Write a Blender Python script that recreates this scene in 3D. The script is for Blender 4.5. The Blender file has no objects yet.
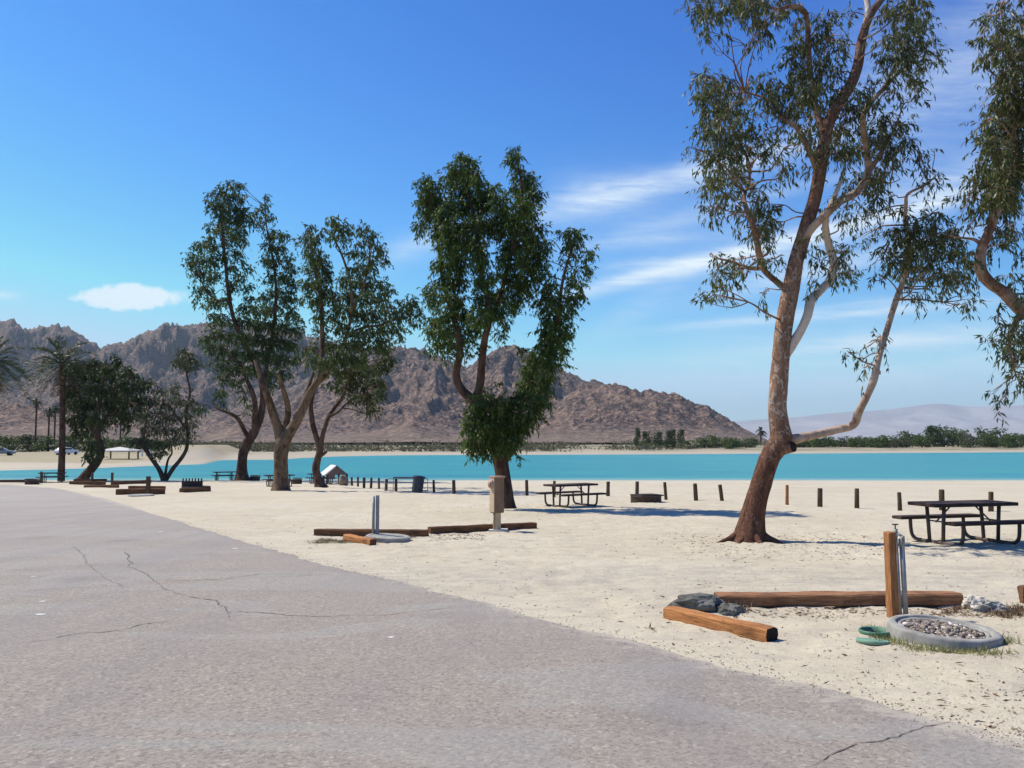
import bpy, bmesh, math, random
import numpy as np
from mathutils import Vector, Matrix, noise as mnoise

# ------------------------------------------------------------------ scene
SC = bpy.context.scene
COL = SC.collection
F = 850.0                      # focal length in pixels of the 1024 px wide picture
TH = math.atan(56.0 / F)       # upward pitch
CAMZ = 1.5
cam_d = bpy.data.cameras.new('camera')
cam = bpy.data.objects.new('camera', cam_d)
COL.objects.link(cam)
cam_d.sensor_width = 36.0
cam_d.lens = 36.0 * F / 1024.0
cam_d.clip_end = 60000
cam_d.clip_start = 0.05
cam.location = (0, 0, CAMZ)
cam.rotation_euler = (math.radians(90) + TH, 0, 0)
SC.camera = cam

SUN_EL, SUN_SIDE = math.radians(53), math.radians(24)    # sun on the left, a little beyond
sdir = Vector((-math.cos(SUN_EL) * math.cos(SUN_SIDE), math.cos(SUN_EL) * math.sin(SUN_SIDE), math.sin(SUN_EL)))
sun_d = bpy.data.lights.new('sun', 'SUN')
sun_d.energy = 5.0
sun_d.angle = math.radians(0.5)
sun_d.color = (1.0, 0.935, 0.83)
sun = bpy.data.objects.new('sun', sun_d)
COL.objects.link(sun)
sun.rotation_euler = (-sdir).to_track_quat('-Z', 'Y').to_euler()

SC.view_settings.view_transform = 'Standard'
SC.view_settings.look = 'None'
SC.view_settings.gamma = 1
SC.view_settings.use_curve_mapping = False
SC.view_settings.exposure = 0.27
SC.cycles.max_bounces = 6
SC.cycles.diffuse_bounces = 2
SC.cycles.glossy_bounces = 2
SC.cycles.transmission_bounces = 2
SC.cycles.volume_bounces = 0
SC.cycles.transparent_max_bounces = 6
SC.cycles.use_denoising = True


class NT:
    """small helper to write node trees"""
    def __init__(s, tree):
        s.t = tree
        tree.nodes.clear()

    def n(s, typ, **kw):
        nd = s.t.nodes.new(typ)
        for k, v in kw.items():
            if k == 'ins':
                for kk, vv in v.items():
                    if isinstance(vv, bpy.types.NodeSocket):
                        s.t.links.new(vv, nd.inputs[kk])
                    else:
                        nd.inputs[kk].default_value = vv
            else:
                setattr(nd, k, v)
        return nd

    def math(s, op, a, b=None, c=None, clamp=False):
        nd = s.t.nodes.new('ShaderNodeMath')
        nd.operation = op
        nd.use_clamp = clamp
        for i, v in enumerate((a, b, c)):
            if v is None:
                continue
            if isinstance(v, bpy.types.NodeSocket):
                s.t.links.new(v, nd.inputs[i])
            else:
                nd.inputs[i].default_value = v
        return nd.outputs[0]

    def mix(s, fac, a, b, blend='MIX'):
        nd = s.t.nodes.new('ShaderNodeMix')
        nd.data_type = 'RGBA'
        nd.blend_type = blend
        for idx, v in ((0, fac), (6, a), (7, b)):
            if isinstance(v, bpy.types.NodeSocket):
                s.t.links.new(v, nd.inputs[idx])
            elif idx == 0:
                nd.inputs[0].default_value = v
            else:
                nd.inputs[idx].default_value = (*v, 1) if len(v) == 3 else v
        return nd.outputs[2]

    def ramp(s, fac, stops, interp='LINEAR'):
        nd = s.t.nodes.new('ShaderNodeValToRGB')
        cr = nd.color_ramp
        cr.interpolation = interp
        while len(cr.elements) < len(stops):
            cr.elements.new(0.5)
        for e, (p, c) in zip(cr.elements, stops):
            e.position = p
            if isinstance(c, (int, float)):
                c = (c, c, c)
            e.color = (*c, 1)
        s.t.links.new(fac, nd.inputs[0])
        return nd.outputs[0]

    def noise(s, vec, scale, detail=4, rough=0.55, dist=0.0):
        nd = s.n('ShaderNodeTexNoise', ins={'Scale': scale, 'Detail': detail, 'Roughness': rough, 'Distortion': dist})
        if vec is not None:
            s.t.links.new(vec, nd.inputs['Vector'])
        return nd.outputs['Fac']

    def mapping(s, vec, scale=(1, 1, 1), rot=(0, 0, 0), loc=(0, 0, 0)):
        nd = s.n('ShaderNodeMapping')
        nd.inputs['Scale'].default_value = scale
        nd.inputs['Rotation'].default_value = rot
        nd.inputs['Location'].default_value = loc
        s.t.links.new(vec, nd.inputs['Vector'])
        return nd.outputs[0]

    def bump(s, h, strength, dist, normal=None):
        nd = s.n('ShaderNodeBump', ins={'Strength': strength, 'Distance': dist, 'Height': h})
        if normal is not None:
            s.t.links.new(normal, nd.inputs['Normal'])
        return nd.outputs[0]


# ------------------------------------------------------------------ sky
W = bpy.data.worlds.new('World')
SC.world = W
W.use_nodes = True
w = NT(W.node_tree)
sky = w.n('ShaderNodeTexSky')
sky.sky_type = 'NISHITA'
sky.sun_disc = False
sky.sun_elevation = SUN_EL
sky.sun_rotation = math.atan2(sdir.x, sdir.y)
sky.altitude = 50
sky.air_density = 1.0
sky.dust_density = 0.35
sky.ozone_density = 2.6
tc = w.n('ShaderNodeTexCoord')
sep = w.n('ShaderNodeSeparateXYZ', ins={0: tc.outputs['Generated']})
ysafe = w.math('MAXIMUM', sep.outputs[1], 0.05)
U = w.math('DIVIDE', sep.outputs[0], ysafe)
V = w.math('DIVIDE', sep.outputs[2], ysafe)
front = w.math('MULTIPLY', w.math('SUBTRACT', sep.outputs[1], 0.15), 8, clamp=True)
uv = w.n('ShaderNodeCombineXYZ', ins={0: U, 1: V})


def uv_of(px, py):
    d = Vector(((px - 512) / F, 1, (384 - py) / F))
    d.rotate(Matrix.Rotation(TH, 3, 'X'))
    return d.x / d.y, d.z / d.y


wisp = w.noise(w.mapping(uv.outputs[0], scale=(5, 26, 1), rot=(0, 0, -0.22)), 1.0, 8, 0.6, 0.6)
wisp2 = w.noise(uv.outputs[0], 7.0, 6, 0.62, 0.8)
total = None


def add_mask(m):
    global total
    total = m if total is None else w.math('ADD', total, m)


# streaks of cirrus: start, end, half width, strength
for (x0, y0, x1, y1, hw, st) in [
        (510, 222, 850, 132, 14, 0.55), (560, 298, 800, 240, 8, 0.62), (570, 247, 700, 236, 6, 0.25),
        (690, 327, 1010, 300, 5, 0.50), (760, 262, 1000, 178, 16, 0.42), (820, 345, 1100, 335, 5, 0.28),
        (380, 262, 460, 228, 14, 0.30), (850, 120, 1080, 30, 70, 0.34), (560, 215, 830, 265, 50, 0.16),
        (840, 385, 1100, 358, 9, 0.2), (-30, 294, 18, 296, 4, 0.6), (600, 385, 1040, 330, 38, 0.30),
        (590, 340, 700, 270, 14, 0.16), (700, 300, 1010, 222, 10, 0.40), (730, 356, 1080, 318, 7, 0.30), (860, 205, 1060, 150, 20, 0.30), (600, 268, 690, 258, 5, 0.3), (900, 365, 1100, 352, 6, 0.3), (545, 200, 640, 190, 22, 0.18), (585, 288, 830, 226, 6, 0.35), (780, 246, 1030, 176, 7, 0.45), (700, 324, 960, 292, 4, 0.3), (600, 240, 900, 160, 8, 0.2)]:
    a = uv_of(x0, y0)
    b = uv_of(x1, y1)
    ln = math.hypot(b[0] - a[0], b[1] - a[1])
    tx, ty = (b[0] - a[0]) / ln, (b[1] - a[1]) / ln
    cx, cy = (a[0] + b[0]) / 2, (a[1] + b[1]) / 2
    dx = w.math('SUBTRACT', U, cx)
    dy = w.math('SUBTRACT', V, cy)
    al = w.math('ADD', w.math('MULTIPLY', dx, tx), w.math('MULTIPLY', dy, ty))
    pe = w.math('SUBTRACT', w.math('MULTIPLY', dy, tx), w.math('MULTIPLY', dx, ty))
    pe = w.math('ADD', pe, w.math('MULTIPLY', w.math('SUBTRACT', wisp2, 0.5), 1.1 * hw / F))
    ea = w.math('POWER', w.math('ABSOLUTE', w.math('DIVIDE', al, ln / 2)), 3.0)
    ep = w.math('POWER', w.math('ABSOLUTE', w.math('DIVIDE', pe, hw / F)), 2.0)
    g = w.math('POWER', 2.718, w.math('MULTIPLY', w.math('ADD', ea, ep), -1.0))
    add_mask(w.math('MULTIPLY', g, st))
wisp3 = w.noise(w.mapping(uv.outputs[0], scale=(14, 90, 1), rot=(0, 0, -0.25)), 1.0, 7, 0.65, 0.5)
tex = w.math('ADD', w.math('MULTIPLY', w.ramp(wisp, [(0.25, 0.0), (0.75, 1.0)]), 0.6), w.math('ADD', w.math('MULTIPLY', w.ramp(wisp3, [(0.3, 0.0), (0.7, 1.0)]), 0.7), 0.22))
cirrus = w.math('MULTIPLY', total, tex)
# the small fair weather cloud over the ridge
c0 = uv_of(130, 297)
ex = w.math('DIVIDE', w.math('SUBTRACT', U, c0[0]), 60 / F)
ey0 = w.math('SUBTRACT', V, c0[1])
ey = w.math('DIVIDE', ey0, 15 / F)
rr = w.math('ADD', w.math('POWER', w.math('ABSOLUTE', ex), 1.7), w.math('POWER', w.math('ABSOLUTE', ey), 2))
puff = w.noise(uv.outputs[0], 46.0, 6, 0.6, 0.3)
cum = w.math('SUBTRACT', w.math('ADD', 1.0, w.math('MULTIPLY', w.math('SUBTRACT', puff, 0.5), 1.6)), rr)
cum = w.math('MULTIPLY', cum, 2.4, clamp=True)
mask = w.math('MULTIPLY', w.math('MAXIMUM', cirrus, w.math('MULTIPLY', cum, 0.9)), front, clamp=True)
ss = w.n('ShaderNodeSeparateColor', ins={0: sky.outputs[0]})
r_ = w.math('MULTIPLY', w.math('POWER', w.math('MULTIPLY', ss.outputs[0], 0.1024), 2.4), 2.85 / 0.118)
g_ = w.math('MULTIPLY', w.math('POWER', w.math('MULTIPLY', ss.outputs[1], 0.1299), 1.75), 1.45 / 0.118)
b_ = w.math('MULTIPLY', w.math('POWER', w.math('MULTIPLY', ss.outputs[2], 0.1699), 1.0), 0.96 / 0.118)
r_, g_, b_ = w.math('MINIMUM', r_, 4.2), w.math('MINIMUM', g_, 6.6), w.math('MINIMUM', b_, 8.4)
skyc = w.n('ShaderNodeCombineColor', ins={0: r_, 1: g_, 2: b_}).outputs[0]
cl = w.mix(mask, skyc, (7.5, 8.5, 9.1))
bg = w.n('ShaderNodeBackground', ins={'Color': cl, 'Strength': 0.098})
wo = w.n('ShaderNodeOutputWorld', ins={'Surface': bg.outputs[0]})


# ------------------------------------------------------------------ helpers
def ray(px, py):
    d = Vector(((px - 512) / F, 1, (384 - py) / F))
    d.rotate(Matrix.Rotation(TH, 3, 'X'))
    return d


def at(px, py, Y):
    d = ray(px, py)
    return Vector((d.x / d.y * Y, Y, CAMZ + d.z / d.y * Y))


rng = np.random.default_rng(7)
random.seed(7)
_perm = np.random.default_rng(99).random((256, 256))


def vnoise(x, y):
    xi = np.floor(x).astype(int)
    yi = np.floor(y).astype(int)
    fx = x - xi
    fy = y - yi
    fx = fx * fx * fx * (fx * (fx * 6 - 15) + 10)
    fy = fy * fy * fy * (fy * (fy * 6 - 15) + 10)
    a = _perm[xi & 255, yi & 255]
    b = _perm[(xi + 1) & 255, yi & 255]
    c = _perm[xi & 255, (yi + 1) & 255]
    d = _perm[(xi + 1) & 255, (yi + 1) & 255]
    return (a * (1 - fx) + b * fx) * (1 - fy) + (c * (1 - fx) + d * fx) * fy


def fbm(x, y, o=5, g=0.5):
    s = 0
    a = 1
    t = 0
    for i in range(o):
        s = s + a * vnoise(x + 17.3 * i, y + 9.1 * i)
        t += a
        a *= g
        x = x * 2.03
        y = y * 2.03
    return s / t


def ridged(x, y, o=5, g=0.5):
    s = 0
    a = 1
    t = 0
    for i in range(o):
        n = 1 - np.abs(2 * vnoise(x + 31.7 * i, y + 5.3 * i) - 1)
        s = s + a * n * n
        t += a
        a *= g
        x = x * 2.07
        y = y * 2.07
    return s / t


def sstep(a, b, x):
    t = np.clip((x - a) / (b - a), 0, 1)
    return t * t * (3 - 2 * t)


# road edge on the beach side: x as a function of y
RE = [(-40, 31.0), (0, 5.75), (2, 4.45), (4.6, 2.78), (7.24, 1.09), (13.1, -3.0), (18, -6.1), (26, -11.0), (33, -15.2), (42, -21.0), (51, -27.2),
      (60, -35.5), (66, -46), (69, -60), (71, -95)]
REy = np.array([p[0] for p in RE], float)
REx = np.array([p[1] for p in RE], float)


def road_edge(y):
    return np.interp(y, REy, REx)


SHORE = [(-2500, 95), (-800, 95), (0, 99), (60, 104), (130, 112), (205, 124), (213, 130), (222, 150), (240, 152), (280, 154), (315, 172),
         (340, 184), (400, 198), (600, 206), (800, 222), (1024, 246), (1800, 262), (4000, 270)]
SHx = np.array([(p[0] - 512) / F for p in SHORE])
SHd = np.array([p[1] for p in SHORE], float)
WATER = -2.03


def H0(x, y):
    x = np.asarray(x, float)
    y = np.asarray(y, float)
    yc = np.maximum(y, 0)
    near = -0.027 * yc
    sh = 75.0 + 0.7 * np.sin(x * 0.11) + 0.5 * np.sin(x * 0.31 + 1)
    near = near - 0.10 * np.maximum(y - sh, 0)
    near = np.where(y > sh, np.maximum(near, -5.0), near)
    u = x / np.maximum(y, 20)
    D = np.interp(u, SHx, SHd) + 4 * (fbm(x * 0.05 + 40, y * 0.05, 3) - 0.5)
    t = y - D
    rise = np.interp(u, [(150 - 512) / F, (300 - 512) / F, (600 - 512) / F, (1024 - 512) / F], [0.30, 0.34, 0.50, 0.80])
    dune = 1.9 * sstep((150 - 512) / F, (180 - 512) / F, u) * sstep((250 - 512) / F, (225 - 512) / F, u)
    far = np.where(t > 0, WATER + rise * sstep(0, 30, t) + 0.004 * np.minimum(t, 300) + dune * sstep(12, 40, t) * sstep(120, 60, t), WATER + np.maximum(t * 0.1, -3.0))
    far = far + sstep(20, 60, t) * 1.0 * (fbm(x * 0.03, y * 0.03, 4) - 0.5)
    far = np.where(y > 85, far, -6)
    return np.maximum(near, far)


def Hrel(x, y):
    """small relief of the sand, none under the asphalt"""
    x = np.asarray(x, float)
    y = np.asarray(y, float)
    m = sstep(0.02, 0.9, x - road_edge(y)) * sstep(75, 60, y)
    r = 0.06 * (fbm(x * 0.45, y * 0.6, 3) - 0.5) + 0.055 * (fbm(x * 2.1 + 5, y * 2.6, 4) - 0.5) + 0.022 * (fbm(x * 8, y * 8, 3) - 0.5)
    # shallow wheel ruts where vehicles turn in behind the timbers
    for y0, a in ((10.6, 0.020), (12.3, 0.020), (11.9, 0.012), (14.6, 0.014), (21.0, 0.02), (22.8, 0.02)):
        yc = y0 + 0.35 * np.sin(x * 0.22 + y0) - 0.07 * x
        d = (y - yc) / 0.13
        r = r - a * np.exp(-d * d) + a * 0.5 * np.exp(-(np.abs(d) - 1.9) ** 2)
    # footprint-sized dimples
    fp = fbm(x * 3.3 + 70, y * 3.3 + 20, 2)
    r = r - 0.018 * sstep(0.62, 0.74, fp)
    return r * m


def H(x, y):
    return float(H0(x, y) + Hrel(x, y))


def gp(px, py):
    """point of the near ground seen at this pixel"""
    d = ray(px, py)
    t = CAMZ / (-d.z - 0.027 * d.y)
    x, y = d.x * t, d.y * t
    return Vector((x, y, H(x, y)))


def tag(o, label=None, cat=None, group=None, kind=None):
    if label:
        o['label'] = label
    if cat:
        o['category'] = cat
    if group:
        o['group'] = group
    if kind:
        o['kind'] = kind
    return o


def empty(name, loc, rz=0.0):
    o = bpy.data.objects.new(name, None)
    COL.objects.link(o)
    o.location = loc
    o.rotation_euler = (0, 0, rz)
    o.empty_display_size = 0.2
    return o


def mesh_obj(name, verts, faces, mats, parent=None, smooth=False, matidx=None, loc=None):
    me = bpy.data.meshes.new(name)
    verts = np.asarray(verts, np.float32)
    if isinstance(faces, np.ndarray):
        nf, k = faces.shape
        me.vertices.add(len(verts))
        me.vertices.foreach_set('co', verts.ravel())
        me.loops.add(nf * k)
        me.loops.foreach_set('vertex_index', faces.astype(np.int32).ravel())
        me.polygons.add(nf)
        me.polygons.foreach_set('loop_start', np.arange(0, nf * k, k, dtype=np.int32))
        me.polygons.foreach_set('loop_total', np.full(nf, k, np.int32))
    else:
        me.from_pydata([tuple(v) for v in verts], [], faces)
    if not isinstance(mats, (list, tuple)):
        mats = [mats]
    for m in mats:
        me.materials.append(m)
    if matidx is not None:
        me.polygons.foreach_set('material_index', np.asarray(matidx, np.int32))
    if smooth:
        me.polygons.foreach_set('use_smooth', np.ones(len(me.polygons), bool))
    me.update(calc_edges=True)
    me.validate()
    o = bpy.data.objects.new(name, me)
    COL.objects.link(o)
    if parent is not None:
        o.parent = parent
    if loc is not None:
        o.location = loc
    return o


def bm_obj(name, bm, mats, parent=None, smooth=False, loc=None):
    me = bpy.data.meshes.new(name)
    bm.to_mesh(me)
    bm.free()
    if not isinstance(mats, (list, tuple)):
        mats = [mats]
    for m in mats:
        me.materials.append(m)
    if smooth:
        me.polygons.foreach_set('use_smooth', np.ones(len(me.polygons), bool))
    o = bpy.data.objects.new(name, me)
    COL.objects.link(o)
    if parent is not None:
        o.parent = parent
    if loc is not None:
        o.location = loc
    return o


def add_box(bm, c, s, rot=None, bevel=0.0, seg=2):
    r = bmesh.ops.create_cube(bm, size=1.0)
    vs = r['verts']
    M = Matrix.Translation(Vector(c)) @ (rot.to_4x4() if rot is not None else Matrix.Identity(4)) @ Matrix.Diagonal((*s, 1))
    bmesh.ops.transform(bm, matrix=M, verts=vs)
    if bevel > 0:
        es = list({e for v in vs for e in v.link_edges})
        bmesh.ops.bevel(bm, geom=es, offset=bevel, segments=seg, affect='EDGES', profile=0.6)


def add_cyl(bm, a, b, r1, r2=None, seg=16, caps=True):
    a, b = Vector(a), Vector(b)
    r2 = r1 if r2 is None else r2
    q = (b - a).to_track_quat('Z', 'Y').to_matrix().to_4x4()
    r = bmesh.ops.create_cone(bm, cap_ends=caps, segments=seg, radius1=r1, radius2=r2, depth=(b - a).length)
    bmesh.ops.transform(bm, matrix=Matrix.Translation((a + b) / 2) @ q, verts=r['verts'])


def add_path(bm, pts, r, seg=10):
    """a bent pipe through the points"""
    v, f = tube_np([Vector(p) for p in pts], [r] * len(pts), seg, 0)
    vs = [bm.verts.new(p) for p in v]
    for q in f:
        try:
            bm.faces.new([vs[i] for i in q])
        except ValueError:
            pass
    k = seg
    bm.faces.new([vs[i] for i in range(k)][::-1])
    bm.faces.new([vs[len(vs) - k + i] for i in range(k)])


def add_lathe(bm, prof, seg=32, c=(0, 0, 0)):
    rings = []
    for (r, z) in prof:
        rings.append([bm.verts.new((c[0] + r * math.cos(2 * math.pi * k / seg), c[1] + r * math.sin(2 * math.pi * k / seg), c[2] + z)) for k in range(seg)])
    for a, b in zip(rings, rings[1:]):
        for k in range(seg):
            bm.faces.new((a[k], a[(k + 1) % seg], b[(k + 1) % seg], b[k]))
    return rings


def catmull(P, n):
    P = np.asarray(P, float)
    out = []
    m = len(P)
    for i in range(m - 1):
        p0 = P[max(i - 1, 0)]
        p1 = P[i]
        p2 = P[i + 1]
        p3 = P[min(i + 2, m - 1)]
        for k in range(n):
            t = k / n
            out.append(0.5 * ((2 * p1) + (-p0 + p2) * t + (2 * p0 - 5 * p1 + 4 * p2 - p3) * t * t + (-p0 + 3 * p1 - 3 * p2 + p3) * t ** 3))
    out.append(P[-1])
    return np.array(out)


def tube_np(pts, rad, seg=8, sub=3, rough=0.0, seed=0, flare=None):
    P = np.array([tuple(p) for p in pts], float)
    R = np.asarray(rad, float)
    if sub > 0:
        Q = catmull(np.c_[P, R], sub)
        P, R = Q[:, :3], np.maximum(Q[:, 3], 0.001)
    n = len(P)
    T = np.gradient(P, axis=0)
    T /= np.linalg.norm(T, axis=1)[:, None] + 1e-9
    ref = np.array([0.3, -1.0, 0.15])
    N = np.zeros_like(P)
    prev = np.cross(T[0], ref)
    prev /= np.linalg.norm(prev)
    for i in range(n):
        v = prev - T[i] * prev.dot(T[i])
        v /= np.linalg.norm(v) + 1e-9
        N[i] = v
        prev = v
    Bn = np.cross(T, N)
    ang = np.linspace(0, 2 * np.pi, seg, endpoint=False)
    ca, sa = np.cos(ang), np.sin(ang)
    RR = np.repeat(R[:, None], seg, 1)
    if rough > 0:
        acc = np.r_[0, np.cumsum(np.linalg.norm(np.diff(P, axis=0), axis=1))]
        rm = R.mean()
        nx = (ca[None, :] * 1.3 + 7 + seed) * np.ones((n, 1))
        ny = (sa[None, :] * 1.3) + (acc[:, None] / rm * 0.28)
        RR = RR * (1 + rough * 2 * (fbm(nx, ny + seed * 3.7, 3) - 0.5) + rough * 0.7 * (fbm(nx * 4, ny * 2.5, 2) - 0.5))
    if flare is not None:                      # root flare with lobes near the first points
        h, amt = flare
        acc = np.r_[0, np.cumsum(np.linalg.norm(np.diff(P, axis=0), axis=1))]
        k = np.exp(-acc / h)[:, None]
        lob = 0.55 + 0.9 * fbm((ca * 1.6 + 3 + seed)[None, :] * np.ones((n, 1)), (sa * 1.6 + 3)[None, :] * np.ones((n, 1)), 2)
        RR = RR * (1 + amt * k * lob)
    V = P[:, None, :] + RR[:, :, None] * (N[:, None, :] * ca[None, :, None] + Bn[:, None, :] * sa[None, :, None])
    V = V.reshape(-1, 3)
    i = np.arange(n - 1)[:, None] * seg
    k = np.arange(seg)[None, :]
    k2 = (k + 1) % seg
    Fc = np.stack([i + k, i + k2, i + seg + k2, i + seg + k], -1).reshape(-1, 4)
    return V, Fc


class Acc:
    """collects quads of several materials into one mesh"""
    def __init__(s):
        s.v, s.f, s.m, s.n = [], [], [], 0

    def add(s, v, f, m=0):
        s.v.append(v)
        s.f.append(f + s.n)
        s.m.append(np.full(len(f), m))
        s.n += len(v)

    def build(s, name, mats, parent=None, base=(0, 0, 0), smooth=True):
        v = np.concatenate(s.v) - np.array(tuple(base))
        return mesh_obj(name, v, np.concatenate(s.f), mats, parent, smooth, np.concatenate(s.m))


# ------------------------------------------------------------------ materials
def new_mat(name):
    m = bpy.data.materials.new(name)
    m.use_nodes = True
    return m, NT(m.node_tree)


def finish(t, col, rough=0.8, normal=None, spec=0.3, metallic=0.0, extra=None):
    b = t.n('ShaderNodeBsdfPrincipled')
    for k, v in (('Base Color', col), ('Roughness', rough), ('Specular IOR Level', spec), ('Metallic', metallic)):
        if isinstance(v, bpy.types.NodeSocket):
            t.t.links.new(v, b.inputs[k])
        elif k == 'Base Color':
            b.inputs[k].default_value = (*v, 1)
        else:
            b.inputs[k].default_value = v
    if normal is not None:
        t.t.links.new(normal, b.inputs['Normal'])
    out = t.n('ShaderNodeOutputMaterial')
    t.t.links.new(b.outputs[0], out.inputs[0])
    return b


def pos(t):
    return t.n('ShaderNodeNewGeometry').outputs['Position']


def objc(t):
    return t.n('ShaderNodeTexCoord').outputs['Object']


def mat_sand():
    m, t = new_mat('sand')
    p = pos(t)
    sx = t.n('ShaderNodeSeparateXYZ', ins={0: p})
    big = t.noise(p, 0.22, 4, 0.55, 0.3)
    mid = t.noise(t.mapping(p, (0.9, 1.7, 1)), 1.1, 6, 0.65, 0.5)
    fine = t.noise(p, 22, 5, 0.7)
    grit = t.noise(p, 110, 2, 0.6)
    c = t.mix(t.ramp(big, [(0.3, 0), (0.72, 1)]), (0.50, 0.435, 0.308), (0.58, 0.520, 0.392))
    c = t.mix(t.math('MULTIPLY', t.ramp(mid, [(0.46, 0), (0.72, 1)]), 0.55), c, (0.45, 0.38, 0.285))
    c = t.mix(t.math('MULTIPLY', t.ramp(fine, [(0.35, 1), (0.52, 0)]), 0.42), c, (0.30, 0.245, 0.175))
    strk = t.noise(t.mapping(p, (0.35, 2.6, 1), rot=(0, 0, 0.12)), 1.5, 6, 0.72, 0.4)
    c = t.mix(t.math('MULTIPLY', t.ramp(strk, [(0.50, 0), (0.66, 1)]), 0.45), c, (0.36, 0.31, 0.245))
    c = t.mix(t.math('MULTIPLY', t.ramp(grit, [(0.60, 0), (0.75, 1)]), 0.5), c, (0.72, 0.66, 0.56))
    # the worn gravelly drive that runs along the sites
    dist = t.math('SUBTRACT', sx.outputs[1], t.math('ADD', 11.3, t.math('ADD', t.math('MULTIPLY', sx.outputs[0], -0.05), t.math('MULTIPLY', t.math('SUBTRACT', big, 0.5), 3))))
    band = t.math('POWER', 2.718, t.math('MULTIPLY', t.math('POWER', t.math('DIVIDE', dist, 1.5), 2), -1))
    gr = t.noise(t.mapping(p, (1, 2.5, 1)), 2.4, 6, 0.75)
    c = t.mix(t.math('MULTIPLY', t.math('MULTIPLY', band, t.ramp(gr, [(0.42, 0), (0.62, 1)])), 0.55), c, (0.33, 0.30, 0.26))
    # thin sprinkling of leaf litter and dark crumbs
    vo = t.n('ShaderNodeTexVoronoi', ins={'Vector': p, 'Scale': 9.0, 'Randomness': 1.0})
    cr = t.noise(p, 1.7, 3, 0.6)
    spot = t.math('MULTIPLY', t.math('LESS_THAN', vo.outputs['Distance'], 0.10), t.math('GREATER_THAN', cr, 0.47))
    c = t.mix(t.math('MULTIPLY', spot, 0.7), c, (0.16, 0.11, 0.075))
    # damp strip at the waterline
    wet = t.math('LESS_THAN', t.math('ABSOLUTE', t.math('SUBTRACT', sx.outputs[2], -1.99)), 0.03)
    c = t.mix(t.math('MULTIPLY', wet, 0.35), c, (0.33, 0.29, 0.22))
    # the far bank is browner, the lawn across the left bay yellow-green
    fb = t.ramp(t.math('DIVIDE', sx.outputs[1], 400), [(0.0, 0), (0.25, 0), (0.33, 1)])
    c = t.mix(t.math('MULTIPLY', fb, 0.75), c, (0.36, 0.31, 0.23))
    inb = t.math('MULTIPLY', t.math('MULTIPLY', t.math('GREATER_THAN', sx.outputs[1], 122), t.math('LESS_THAN', sx.outputs[1], 200)), t.math('LESS_THAN', t.math('ADD', sx.outputs[0], t.math('MULTIPLY', mid, 14)), -50))
    c = t.mix(t.math('MULTIPLY', inb, t.ramp(mid, [(0.3, 0.3), (0.6, 0.9)])), c, (0.315, 0.265, 0.15))
    # scrubby, browner land beyond the lake
    fary = t.ramp(t.math('DIVIDE', sx.outputs[1], 1000), [(0.0, 0), (0.15, 0), (0.26, 1), (1.0, 1)])
    scrub = t.noise(p, 0.06, 7, 0.7)
    c2 = t.mix(t.ramp(scrub, [(0.40, 0), (0.62, 1)]), (0.36, 0.30, 0.20), (0.15, 0.14, 0.085))
    upl = t.ramp(t.math('ADD', sx.outputs[2], 2.0), [(0.0, 0), (0.25, 0), (0.6, 1)])
    c = t.mix(t.math('MULTIPLY', fary, upl), c, c2)
    h = t.math('ADD', t.math('MULTIPLY', fine, 0.6), t.math('ADD', t.math('MULTIPLY', grit, 0.25), mid))
    n = t.bump(h, 0.75, 0.028)
    finish(t, c, 0.95, n, 0.15)
    return m


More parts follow.
